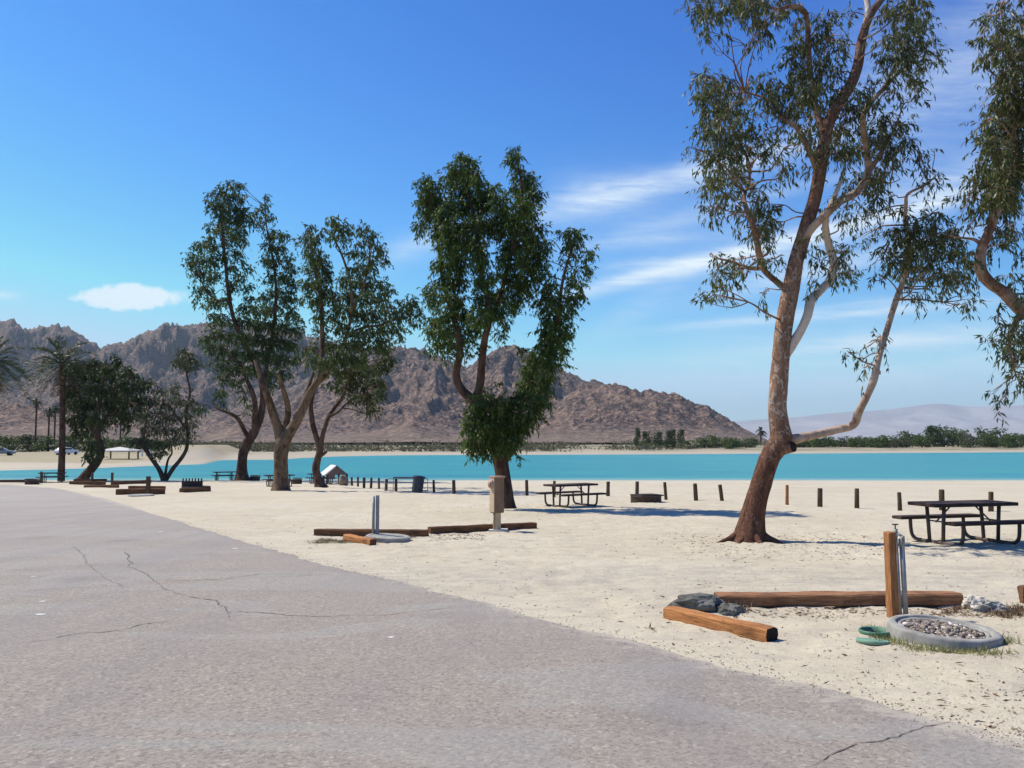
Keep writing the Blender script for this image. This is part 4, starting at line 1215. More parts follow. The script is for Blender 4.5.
# --- left cluster of three
build_tree('leafy_tree', 'tan-barked tree with thick trunk splitting into limbs, middle of the three grouped trees', 'tree', 47.0, (281, 489),
    [(281, 490, 11.5), (281, 478, 11), (281, 465, 11), (281, 452, 12), (284, 440, 12), (291, 430, 8.5), (298, 418, 8), (305, 403, 7), (311, 391, 6), (319, 378, 5), (322, 355, 4), (322, 330, 3.6), (321, 300, 3), (315, 270, 2.4), (311, 240, 1.6)],
    [(0, [(281, 440, 9), (277, 425, 7.5), (272, 410, 6.5), (267, 395, 5.5), (262, 380, 5), (256, 360, 4)], 0.6),
     (0, [(284, 440, 7), (286, 425, 6), (288, 410, 5), (284, 392, 4), (278, 374, 3)], -0.8),
     (1, [(300, 414, 5), (304, 400, 3.6), (308, 388, 3), (314, 370, 2.4), (317, 352, 1.6)], 0.5),
     (1, [(314, 385, 4), (325, 377, 3.4), (334, 362, 3), (343, 345, 2.8), (350, 322, 2.6), (352, 300, 2.4), (349, 278, 2.2), (343, 258, 1.8), (335, 240, 1.2)], -1.0),
     (0, [(352, 312, 2.4), (362, 290, 2), (368, 268, 1.6), (370, 245, 1.1)], 0.8),
     (0, [(347, 335, 2.4), (362, 328, 2), (380, 325, 1.8), (398, 318, 1.2), (410, 306, 0.8)], -0.6)],
    [(309, 228, 6, 5), (303, 238, 5, 6, .7), (312, 240, 8, 8), (321, 232, 5, 5, .8), (313, 254, 8, 9), (322, 262, 9, 10), (312, 270, 8, 9), (326, 276, 9, 10), (316, 286, 10, 10), (328, 292, 9, 9), (296, 245, 4, 3, .6), (305, 283, 6, 7, .9), (318, 300, 9, 8), (306, 298, 6, 6, .7),
     (331, 219, 6, 5), (340, 224, 8, 6), (348, 231, 6, 7), (338, 233, 7, 6), (330, 240, 4, 4, .7), (345, 243, 4, 5, .7), (363, 228, 6, 5), (370, 236, 7, 7), (358, 243, 5, 4), (374, 246, 6, 7), (382, 248, 4, 6, .8), (383, 258, 4, 6, .8), (388, 262, 3, 4, .6), (352, 253, 6, 4, .9), (362, 254, 7, 6, .8), (371, 260, 7, 7), (361, 266, 7, 6), (352, 270, 7, 6, .8), (368, 272, 8, 7),
     (344, 280, 8, 7), (357, 282, 10, 8), (371, 286, 8, 8), (383, 284, 6, 6), (388, 292, 5, 7), (378, 298, 9, 8), (364, 298, 10, 8), (350, 296, 10, 8), (337, 300, 9, 8, .9), (332, 314, 8, 8, .8), (346, 312, 11, 9), (362, 314, 11, 9), (377, 314, 9, 8), (388, 308, 6, 7), (318, 316, 7, 9, .8), (323, 332, 8, 8, .8), (340, 328, 10, 8, .9), (356, 330, 11, 8), (372, 330, 10, 9), (386, 326, 8, 7),
     (398, 330, 7, 6), (396, 316, 7, 7), (404, 304, 7, 6), (412, 302, 7, 6), (416, 312, 6, 6), (406, 314, 7, 6), (411, 322, 4, 5, .8), (423, 320, 4, 4, .7), (402, 336, 4, 4, .6), (350, 345, 11, 8), (366, 346, 11, 8), (380, 344, 9, 9), (390, 340, 6, 6, .8), (334, 345, 9, 8), (320, 348, 8, 7, .8), (340, 358, 11, 8), (358, 360, 11, 8), (326, 362, 9, 7, .9), (338, 372, 9, 6, .8), (311, 360, 6, 7, .8), (304, 350, 6, 8, .8)],
    M['leaf_left'], [M['bark_tan'], M['bark_tan'], M['bark_dark']], 0.22, 0.072, 9.0, 1.4, 14, rk=0.62, group='three tall trees grouped at the beach', twig_r=0.022, per=7)

build_tree('leafy_tree', 'slender dark-trunked tree beside the small gabled hut, rightmost of the three grouped trees', 'tree', 53.0, (320, 486),
    [(321, 487, 6.5), (318, 478, 5.5), (316, 468, 5.5), (318, 458, 5), (320, 449, 5.2), (316, 436, 4), (312, 420, 4), (311, 406, 3.4), (314, 392, 2.8), (322, 378, 2.2), (332, 362, 1.6)],
    [(0, [(320, 449, 4), (323, 434, 3.6), (328, 418, 3.4), (335, 407, 3), (342, 398, 2.6), (347, 385, 2), (351, 368, 1.4)], 0.8),
     (0, [(330, 416, 2.4), (338, 412, 2), (346, 404, 1.6), (356, 398, 1)], -0.6),
     (0, [(318, 458, 2.4), (325, 453, 2.2), (327, 451, 1.5)], 0)],
    [(344, 372, 9, 7), (356, 374, 10, 8), (370, 370, 9, 8), (382, 366, 8, 8), (390, 360, 6, 7), (350, 386, 9, 7, .9), (364, 386, 10, 8), (377, 382, 9, 8), (357, 397, 8, 6, .8), (370, 398, 9, 8), (380, 394, 6, 7), (374, 410, 7, 6, .8), (350, 402, 5, 4, .5), (334, 384, 8, 5, .8), (384, 350, 8, 7), (366, 410, 5, 4, .6), (340, 390, 5, 4, .5), (322, 372, 6, 5, .6)],
    M['leaf_dark'], [M['bark_dark'], M['bark_dark'], M['bark_dark']], 0.22, 0.072, 9.0, 1.4, 15, rk=0.66, group='three tall trees grouped at the beach', twig_r=0.03, per=7)

build_tree('leafy_tree', 'tallest tree of the left group, dark trunk leaning right at the waterside', 'tree', 73.5, (242, 480),
    [(242, 480, 8.5), (242, 468, 8), (243, 455, 7.5), (247, 443, 8), (254, 432, 7.5), (260, 418, 6), (263, 402, 5), (262, 386, 4.4), (256, 366, 4), (247, 348, 3.8), (238, 330, 3.6), (232, 312, 3.2), (228, 290, 3), (226, 268, 2.6), (223, 240, 2.2), (222, 212, 1.6), (227, 190, 1)],
    [(0, [(250, 440, 4.5), (244, 430, 3.4), (238, 419, 3), (229, 413, 2.6), (219, 409, 2), (212, 402, 1.4)], 1.0),
     (0, [(254, 432, 5.5), (255, 415, 4.6), (254, 398, 4), (247, 380, 3), (240, 362, 2)], -1.2),
     (0, [(262, 390, 3.6), (268, 360, 3.2), (274, 325, 2.8), (276, 290, 2.2), (273, 260, 1.8), (267, 230, 1.3), (265, 205, .8)], 1.4),
     (0, [(228, 300, 2.4), (216, 300, 1.8), (206, 290, 1.4), (199, 276, 1)], 0.8)],
    [(227, 184, 5, 5), (237, 186, 6, 6), (220, 192, 6, 5), (210, 194, 5, 3, .8), (230, 196, 9, 6), (241, 198, 5, 6, .8), (216, 204, 9, 7), (229, 208, 10, 7), (241, 211, 8, 7), (222, 216, 8, 7), (236, 220, 11, 7), (248, 214, 4, 5, .7), (266, 198, 4, 3), (264, 208, 5, 5, .8), (274, 216, 4, 3, .8), (268, 218, 5, 4, .8), (258, 212, 5, 5, .8), (252, 222, 6, 6, .9), (262, 224, 5, 4, .8),
     (213, 227, 7, 6), (224, 230, 9, 7), (238, 232, 9, 7), (209, 238, 6, 5, .8), (230, 242, 9, 6), (244, 242, 5, 5), (201, 247, 8, 6), (214, 248, 8, 6), (190, 254, 5, 4, .7), (196, 260, 9, 6), (210, 262, 11, 7), (224, 256, 6, 6), (188, 266, 4, 5, .8), (200, 273, 9, 7), (213, 276, 8, 7), (237, 254, 6, 7), (232, 268, 6, 6), (243, 264, 5, 5, .7), (240, 278, 7, 6), (250, 270, 4, 4, .8), (248, 288, 5, 6, .8), (232, 286, 6, 7),
     (198, 288, 6, 6, .8), (197, 299, 4, 4, .8), (208, 290, 7, 6), (216, 302, 8, 6), (206, 305, 4, 4, .8), (228, 300, 5, 6, .7), (272, 234, 8, 6), (282, 236, 6, 7), (270, 246, 7, 6), (280, 248, 7, 7), (266, 258, 6, 6, .8), (276, 262, 7, 8, .9), (287, 260, 5, 7), (292, 270, 5, 7, .9), (272, 276, 6, 7, .8), (284, 278, 8, 8), (295, 284, 5, 6, .9), (275, 292, 8, 7), (288, 296, 8, 8), (298, 300, 4, 6, .7), (262, 280, 3, 4, .5),
     (250, 298, 6, 4, .8), (262, 298, 7, 5), (246, 308, 9, 6), (260, 310, 10, 7), (274, 308, 9, 7), (290, 312, 8, 8), (300, 318, 4, 6, .7), (216, 316, 7, 5, .8), (211, 324, 4, 4, .8), (225, 320, 6, 5, .8), (240, 322, 9, 7), (256, 324, 11, 8), (272, 324, 11, 8), (287, 328, 10, 8), (299, 330, 5, 6, .8), (215, 334, 8, 6), (205, 338, 5, 5), (228, 336, 9, 7), (243, 338, 10, 8), (260, 340, 11, 8), (276, 342, 11, 8), (291, 345, 8, 8),
     (208, 346, 6, 5), (220, 350, 8, 7), (234, 352, 9, 7), (250, 354, 10, 8), (266, 356, 10, 8), (282, 360, 10, 8), (296, 358, 5, 7, .8), (222, 364, 7, 6), (236, 368, 9, 7), (252, 370, 9, 7), (268, 372, 9, 7), (284, 374, 8, 6, .9), (224, 378, 6, 6), (238, 382, 7, 6, .8), (222, 392, 5, 6, .8), (244, 394, 6, 6, .6), (270, 384, 6, 5, .7), (222, 404, 4, 4, .5), (248, 408, 5, 5, .5), (210, 362, 4, 4, .5), (202, 408, 5, 4, .6)],
    M['leaf_left'], [M['bark_dark'], M['bark_dark'], M['bark_dark']], 0.29, 0.10, 9.5, 2.0, 16, rk=0.62, group='three tall trees grouped at the beach', twig_r=0.03, per=7)

build_tree('leafy_tree', 'round dark bushy tree leaning over the water between the palm and the multi-stemmed tree', 'tree', 73.0, (84, 480),
    [(82, 481, 6), (86, 475, 5.5), (92, 468, 5.5), (98, 460, 5), (101, 450, 4.5), (98, 438, 4), (96, 425, 3.4), (98, 408, 3), (102, 390, 2), (105, 372, 1)],
    [(0, [(98, 440, 3), (90, 425, 2.4), (82, 408, 2), (78, 385, 1.2)], 1.5), (0, [(98, 430, 3), (108, 415, 2.4), (118, 400, 2), (128, 382, 1.2)], -1.5),
     (0, [(96, 464, 3), (90, 462, 2.5), (86, 455, 1.6)], 0)],
    [(74, 366, 7, 5), (86, 363, 7, 4), (96, 364, 7, 5), (117, 361, 6, 5), (106, 368, 8, 6), (72, 376, 6, 6), (84, 374, 9, 7), (98, 376, 9, 7), (112, 376, 9, 7), (126, 372, 7, 6), (134, 376, 6, 5), (70, 390, 6, 7), (82, 388, 9, 8), (96, 390, 10, 8), (111, 390, 10, 8), (126, 387, 9, 8), (139, 386, 6, 7), (146, 384, 4, 5), (72, 404, 7, 8), (84, 403, 9, 8), (98, 404, 10, 8), (112, 403, 10, 8), (126, 401, 9, 8), (138, 400, 7, 8), (74, 418, 7, 8), (86, 418, 9, 8), (99, 417, 9, 7),
     (113, 414, 8, 6), (127, 414, 7, 7), (139, 412, 5, 6), (78, 430, 6, 6), (88, 432, 7, 6, .8), (99, 428, 7, 6, .8), (128, 424, 4, 6, .8), (114, 424, 4, 5, .5), (92, 446, 7, 5), (88, 456, 5, 4), (96, 452, 4, 4)],
    M['leaf_dark'], [M['bark_dark'], M['bark_dark']], 0.30, 0.11, 12.0, 1.8, 17, rk=0.75, twig_r=0.04, per=7)

build_tree('multi_stemmed_tree', 'low spreading tree with three thin stems rising in a V from the waterside', 'tree', 72.5, (165, 481),
    [(164, 481, 3.4), (160, 471, 3), (154, 462, 2.8), (148, 453, 2.6), (143, 443, 2), (145, 428, 1.6), (148, 410, 1)],
    [(0, [(164, 481, 2.6), (166, 470, 1.8), (168, 460, 1.4), (172, 452, 1), (170, 440, .8)], 0.4),
     (0, [(166, 480, 3), (172, 470, 2.8), (180, 460, 2.6), (186, 450, 2.4), (188, 436, 2), (186, 415, 1.8), (190, 393, 1.5), (187, 376, 1.2), (184, 360, .8)], -0.6),
     (0, [(187, 430, 1.6), (178, 418, 1.2), (168, 404, .8)], 0.8)],
    [(184, 353, 7, 5), (191, 358, 7, 6), (180, 361, 6, 5), (187, 366, 7, 4), (196, 364, 4, 4, .6), (150, 380, 4, 3, .4), (160, 392, 7, 6, .5), (172, 390, 7, 7, .5), (152, 402, 8, 7, .6), (165, 404, 9, 8, .6), (178, 402, 8, 7, .55), (190, 402, 7, 7, .6), (147, 416, 8, 7, .7), (160, 417, 9, 7, .65), (174, 417, 9, 7, .6), (187, 415, 7, 7, .6), (196, 410, 5, 6, .5), (192, 424, 6, 5, .6), (150, 430, 9, 6, .8), (164, 430, 9, 6, .7), (178, 430, 8, 6, .7), (190, 434, 5, 4, .6),
     (138, 440, 9, 4, .9), (150, 442, 9, 4, .9), (163, 444, 8, 5, 1), (160, 453, 8, 4, 1), (172, 440, 7, 4, .8), (184, 440, 5, 4, .8)],
    M['leaf_grey'], [M['bark_dark'], M['bark_dark']], 0.27, 0.09, 10.0, 1.7, 18, rk=0.75, twig_r=0.03, per=7, flare=(0.2, 0.3))


# --- palms
def frond(acc, base, az, el, L, rs, dry=False, n=26, w=0.05, ll=0.45):
    d0 = np.array([math.cos(az) * math.cos(el), math.sin(az) * math.cos(el), math.sin(el)])
    hz_ = np.array([math.cos(az), math.sin(az), 0])
    k = np.linspace(0, 1, 9)
    P = np.array([base + d0 * L * t_ + np.array([0, 0, -1]) * (t_ ** 2) * L * (0.50 if not dry else 0.35) * (0.6 + max(0, math.cos(el)) * 0.6) for t_ in k])
    v, f = tube_np(P, 0.035 * (1 - 0.8 * k), 4, 0)
    acc.add(v, f, 1 if dry else 0)
    s_ = rs.uniform(0.12, 1, n * 2)
    s_.sort()
    pt = np.stack([np.interp(s_, k, P[:, i]) for i in range(3)], -1)
    Tn = np.gradient(P, axis=0)
    tt = np.stack([np.interp(s_, k, Tn[:, i]) for i in range(3)], -1)
    tt /= np.linalg.norm(tt, axis=1)[:, None]
    sd = np.cross(tt, np.array([0, 0, 1.0]))
    sd /= np.linalg.norm(sd, axis=1)[:, None] + 1e-9
    sg = np.where(np.arange(len(s_)) % 2 == 0, 1, -1)[:, None]
    d = sd * sg * 0.8 + tt * 0.8 + np.array([0, 0, 0.15]) + rs.normal(size=pt.shape) * 0.12
    d /= np.linalg.norm(d, axis=1)[:, None]
    Ls = ll * (0.55 + 0.8 * np.sin(np.pi * np.clip(s_ * 0.95, 0, 1)))
    v, f = leaf_quads(pt, d, Ls, np.full(len(pt), w), rs)
    acc.add(v, f, 1 if dry else 0)


def build_palm(label, px, py, top_py, D, fl, seed, nf=34, trad=0.30, lean=0.0, wide=0.05, group=None):
    rs = np.random.default_rng(seed)
    b = at(px, py, D)
    b.z = float(H0(b.x, b.y))
    topz = at(px, top_py, D).z
    root = empty('palm_tree', b)
    tag(root, label, 'palm tree', group)
    h = topz - b.z
    P = [(0, 0, -0.15), (0.02 * h * 0, 0, h * 0.3), (lean * 0.5, 0, h * 0.65), (lean, 0, h)]
    v, f = tube_np(P, [trad * 1.15, trad, trad * 0.92, trad * 1.05], 14, 10, 0.08, seed)
    a = Acc()
    a.add(v, f, 0)
    a.build('trunk', [M['bark_dark']], root)
    c = np.array([lean, 0, h])
    a = Acc()
    for i in range(nf):
        el = math.radians(rs.uniform(-5, 82) if i % 3 else rs.uniform(-35, 15))
        frond(a, c + rs.normal(size=3) * trad * 0.3, i * 2.4 + rs.uniform(-.3, .3), el, fl * rs.uniform(0.8, 1.1), rs, w=wide, ll=fl * 0.17)
    a.build('crown', [M['palm_leaf'], M['litter']], root, smooth=False)
    a = Acc()
    for i in range(9):
        frond(a, c - np.array([0, 0, 0.2]), i * 0.7 + rs.uniform(-.3, .3), math.radians(rs.uniform(-65, -40)), fl * 0.6, rs, True, w=wide, ll=fl * 0.13)
    a.build('dead_fronds', [M['palm_leaf'], M['litter']], root, smooth=False)
    return root


build_palm('date palm with a slim dark trunk rising above the picnic table at far left', 61, 481, 364, 72, 3.5, 21, 44, 0.26, -0.2)
build_palm('palm cut off by the left edge, only right-hand fronds showing', -12, 482, 361, 70, 3.3, 22, 40, 0.33)
FAR = [(35, 402, 200), (48, 412, 210), (54, 408, 215), (120, 410, 215)]
nm = ['first', 'second', 'third', 'fourth', 'fifth', 'sixth', 'seventh']
FAR.sort()
for i, (px, top, D) in enumerate(FAR):
    build_palm('slim distant palm behind the far left beach, %s from the left' % nm[i], px, 450, top, D, 1.6, 30 + i, 22, 0.22, 0, 0.12, 'slim palms behind the far left beach')
build_palm('lone distant palm silhouette just left of the tall eucalyptus', 761, 446, 431, 420, 3.2, 50, 24, 0.4, 0, 0.26)


# --- bushes and trees on the far shore: a few meshes shared by all
def bush_proto(seed, w_, h_, mat):
    rs = np.random.default_rng(seed)
    a = Acc()
    for k in range(26):
        ang = rs.uniform(0, 6.28)
        rr_ = rs.random() ** 0.5
        zz = rs.uniform(0.12, 0.95)
        prof = (1 - (abs(zz - 0.42) / 0.62) ** 2) ** 0.5 if abs(zz - 0.42) < 0.62 else 0.1
        c = np.array([math.cos(ang) * rr_ * prof * w_ * 0.40, math.sin(ang) * rr_ * prof * w_ * 0.40, zz * h_ * (0.85 + 0.3 * rs.random())])
        r = rs.uniform(0.12, 0.2) * w_
        foliage(a, c, (r, r, r * 0.8 * h_ / w_ * 1.4), 0.55, 0.36, 3.6, rs, 0.35, 6, stems=False)
    v = np.concatenate(a.v)
    me = mesh_obj('crown', v, np.concatenate(a.f), [mat]).data
    bpy.data.objects.remove(bpy.data.objects['crown'] if False else [o for o in bpy.data.objects if o.data == me][0])
    st = Acc()
    for k in range(4):
        e = np.array([rs.uniform(-.22, .22) * w_, rs.uniform(-.22, .22) * w_, h_ * 0.6])
        vv, ff = tube_np([(0, 0, -0.3), e * 0.45 + rs.normal(size=3) * 0.1, e], [0.2, 0.14, 0.05], 6, 3)
        st.add(vv, ff, 0)
    so = st.build('trunk', [M['bark_dark']])
    ms = so.data
    bpy.data.objects.remove(so)
    return me, ms


protos = [bush_proto(60, 9, 6, M['leaf_far']), bush_proto(61, 11, 5, M['leaf_far']), bush_proto(62, 8, 7, M['leaf_dark']), bush_proto(63, 10, 5.5, M['leaf_grey']), bush_proto(64, 12, 8, M['leaf_far'])]
KIND = ['round green', 'wide green', 'dark upright', 'grey-green', 'large spreading']


def bush(px, D, top_py, width_px, pi, label, group, name='shoreline_bush', cat='bush'):
    x = (px - 512) / F * D
    z = float(H0(x, D))
    topz = CAMZ + (440 - top_py) / F * D
    wm = width_px * D / F
    pw, ph = [(9, 6), (11, 5), (8, 7), (10, 5.5), (12, 8)][pi]
    root = empty(name, (x, D, z), random.uniform(0, 6.28))
    tag(root, label, cat, group)
    sz = max(0.8, topz - z) / (ph * 1.05)
    root.scale = (wm / pw, wm / pw, sz)
    for nm_, me in (('crown', protos[pi][0]), ('trunk', protos[pi][1])):
        o = bpy.data.objects.new(nm_, me)
        COL.objects.link(o)
        o.parent = root
    return root


ordn = ['1st', '2nd', '3rd'] + ['%dth' % k for k in range(4, 60)]
RB = [(640, 430, 7, 2), (648, 432, 7, 2), (656, 430, 8, 2), (665, 432, 7, 2), (672, 428, 8, 2), (680, 431, 8, 2), (644, 440, 12, 0), (662, 440, 12, 1), (676, 441, 12, 0), (690, 439, 18, 0), (702, 438, 16, 0), (716, 437, 18, 0), (730, 439, 16, 1), (744, 440, 16, 3), (752, 439, 16, 1), (790, 438, 18, 1), (803, 437, 20, 0), (820, 439, 22, 1), (838, 438, 20, 3), (852, 437, 18, 0),
      (866, 436, 20, 1), (880, 437, 20, 0), (893, 436, 18, 3), (905, 433, 20, 0), (917, 435, 16, 1), (932, 424, 18, 2), (944, 426, 22, 4), (958, 431, 18, 0), (970, 432, 16, 3), (990, 429, 24, 4), (1006, 434, 16, 0), (1018, 434, 18, 1), (1040, 434, 24, 0), (1065, 432, 26, 1), (1090, 434, 24, 3), (774, 438, 16, 1), (720, 441, 20, 3), (736, 436, 12, 0), (782, 439, 18, 0), (812, 440, 20, 3), (829, 438, 18, 0), (845, 439, 20, 1), (860, 438, 18, 3), (873, 438, 18, 1), (900, 437, 18, 0), (924, 436, 18, 1), (982, 434, 16, 1), (998, 436, 18, 3), (1012, 436, 16, 1), (1028, 436, 16, 1)]
RB.sort()
for i, (px, top, wd, pi) in enumerate(RB):
    sp = ' under the mountain end' if px < 765 else ' along the far right shore'
    bush(px + (i * 53 % 7) - 3, 278 + (i * 37 % 30), top - 1.6 + (i * 29 % 11) * 0.38, wd * (1.1 + (i * 17 % 9) * 0.07), pi, '%s bush%s, %s from the left in its shore line' % (KIND[pi], sp, ordn[i]), 'bushes along the far right shore')
LB = [(-30, 436, 30, 0), (-5, 437, 26, 2), (14, 436, 24, 0), (32, 435, 26, 2), (50, 436, 26, 0), (70, 436, 26, 2), (88, 437, 24, 0), (106, 438, 24, 1), (122, 437, 26, 0), (140, 438, 26, 2), (156, 440, 22, 0), (172, 442, 20, 3)]
for i, (px, top, wd, pi) in enumerate(LB):
    bush(px, 195 + (i * 13 % 16), top, wd * 1.2, pi, '%s tree in the hedge-like belt across the bay, %s from the left' % (KIND[pi], ordn[i]), 'trees across the left bay', 'hedge_tree', 'tree')
# low scrub under the mountain
rs = np.random.default_rng(5)
a = Acc()
for k in range(2300):
    px = rs.uniform(170, 790)
    D = 225 + 220 * rs.random() ** 1.3
    x = (px - 512) / F * D
    if D < np.interp((px - 512) / F, SHx, SHd) + (11 if 285 < px < 620 else 24):
        continue
    z = float(H0(x, D))
    r = rs.uniform(0.4, 1.9) * (0.5 + float(fbm(x * 0.05, D * 0.02, 3)))
    if float(fbm(x * 0.035 + 9, D * 0.03, 4)) < 0.53:
        continue
    foliage(a, np.array([x, D, z + r * 0.35]), (r * 1.4, r * 1.4, r * 0.6), 0.5, 0.36, 1.8, rs, 0.1, 5, stems=False)
v = np.concatenate(a.v)
sc_ = mesh_obj('desert_scrub', v, np.concatenate(a.f), [M['scrub']])
tag(sc_, 'low grey-green desert scrub on the flat land beyond the lake', 'scrub', kind='stuff')

# ------------------------------------------------------------------ picnic tables


def slab(bm, L_, Wd, z, y0, th=0.045):
    add_box(bm, (0, y0, z - th / 2), (L_, Wd, th), bevel=0.012, seg=2)


def make_table(label, loc, rz):
    root = empty('picnic_table', loc, rz)
    tag(root, label, 'picnic table', 'dark metal picnic tables along the beach')
    bm = bmesh.new()
    slab(bm, 1.85, 0.74, 0.765, 0, 0.065)
    add_box(bm, (0, 0, 0.70), (1.5, 0.05, 0.04), bevel=0.004)
    bm_obj('tabletop', bm, M['table_top'], root)
    for s in (1, -1):
        bm = bmesh.new()
        slab(bm, 1.85, 0.27, 0.465, s * 0.68, 0.06)
        bm_obj('bench_seat', bm, M['table_top'], root)
    for e in (1, -1):
        x = e * 0.62
        for s in (1, -1):
            bm = bmesh.new()
            add_path(bm, [(x, s * 0.17, 0.03), (x, s * 0.19, 0.35), (x, s * 0.22, 0.72)], 0.034, 12)
            bm_obj('leg', bm, M['table_pipe'], root, True)
            bm = bmesh.new()
            pts = [(x, 0.0, 0.03), (x, s * 0.40, 0.03), (x, s * 0.55, 0.045), (x, s * 0.63, 0.11), (x, s * 0.66, 0.22), (x, s * 0.67, 0.42)]
            q = catmull(np.array(pts), 4)
            add_path(bm, [Vector(p) for p in q], 0.034, 12)
            bm_obj('bench_support', bm, M['table_pipe'], root, True)
        bm = bmesh.new()
        add_path(bm, [(x, 0.0, 0.40), (x - e * 0.36, 0, 0.705)], 0.015, 8)
        add_path(bm, [(x, -0.19, 0.42), (x, 0.19, 0.42)], 0.014, 8)
        bm_obj('brace', bm, M['table_pipe'], root, True)
    return root


def copy_tree(o, parent=None):
    c = o.copy()
    COL.objects.link(c)
    c.parent = parent
    for ch in list(o.children):
        copy_tree(ch, c)
    return c


def flat(px, py):
    d = ray(px, py)
    t = CAMZ / (-d.z - 0.027 * d.y)
    return Vector((d.x * t, d.y * t, H(d.x * t, d.y * t)))


TAB = [(964, 543, 'large nearest picnic table under the eucalyptus shade at right', 15),
       (571, 506.5, 'dark picnic table on the sand between the dense middle tree and the fire ring', 34),
       (279, 486.5, 'picnic table half hidden behind the tan-barked trunk', 30),
       (224, 480.5, 'picnic table at the water edge left of the tallest left-group tree', 30),
       (321, 484, 'picnic table partly behind the slender dark trunk beside the gabled hut', 30),
       (52, 482.5, 'picnic table beside the palm trunk at far left', 12)]
proto = None
for (px, py, lab, rz) in TAB:
    p = flat(px, py)
    if proto is None:
        proto = make_table(lab, p, math.radians(rz))
    else:
        c = copy_tree(proto)
        c.location = p
        c.rotation_euler = (0, 0, math.radians(rz))
        c['label'] = lab

# ------------------------------------------------------------------ row of bollards
POSTS = [(991, 511.5, 492), (942, 510.5, 490), (900, 510.5, 492), (857, 508.5, 489), (820, 506.5, 488), (787, 504.8, 485), (722, 500.5, 484.5), (696, 500, 483), (666, 499.5, 482), (637, 500, 482),
         (608, 496.5, 482), (554, 497, 481), (527, 495.3, 480), (454, 493.5, 480), (434, 492, 480), (396, 491, 478.5), (386, 490.5, 478.5), (379, 489, 478.5), (371, 488, 477), (364, 487.8, 477), (358, 486.6, 477), (352, 485.6, 477), (347, 484.6, 474)]
PL = ['behind the near picnic table, on the right', 'behind the middle of the near picnic table', 'just left of the near picnic table top, behind it', 'standing alone, second out from the near picnic table', 'standing between the two open-sand posts right of the tall eucalyptus',
      'thin and reddish, first to the right of the tall eucalyptus trunk', 'leaning, closest to the left side of the tall eucalyptus trunk', 'leaning, second to the left of the tall eucalyptus', 'slightly leaning, first to the right of the fire ring', 'rising directly behind the fire ring',
      'at the right end of the middle picnic table', 'behind the left part of the middle picnic table', 'just right of the dense middle tree trunk', 'first to the left of the utility pedestal', 'just right of the slanted dark bin',
      'just left of the slanted bin under the camp table', 'inside the thin pipe frame of the camp table', 'first post left of the thin pipe frame', 'second post left of the thin pipe frame', 'third post left of the thin pipe frame', 'second to the right of the rounded boulder', 'first to the right of the rounded boulder', 'touching the rounded boulder']
for i, ((px, pb, pt), lab) in enumerate(zip(POSTS, PL)):
    p = flat(px, pb)
    h = max(0.5, (pb - pt) / F * p.y)
    bm = bmesh.new()
    r = 0.075 + 0.012 * math.sin(i * 2.1)
    if i == 5:
        r = 0.06
    prof = [(0.0, -0.05), (r * 1.03, -0.05), (r, h * 0.5), (r * 0.97, h - 0.02), (r * 0.86, h), (0.0, h + 0.003)]
    add_lathe(bm, prof, 14)
    bmesh.ops.remove_doubles(bm, verts=bm.verts, dist=1e-4)
    for v in bm.verts:
        v.co += Vector((mnoise.noise(v.co * 9 + Vector((i, 0, 0))), mnoise.noise(v.co * 9 + Vector((0, i, 5))), 0)) * 0.008
    o = bm_obj('wooden_post', bm, M['timber_top'] if i == 5 else M['bollard'], smooth=True, loc=p)
    o.rotation_euler = (random.uniform(-.04, .04), -0.03 + random.uniform(-.03, .03) - (0.06 if i in (6, 7, 8) else 0), random.uniform(0, 3))
    tag(o, 'short dark post ' + lab if i != 5 else 'short reddish wooden post, ' + lab.replace('thin and reddish, ', ''), 'post', 'row of short posts across the beach')


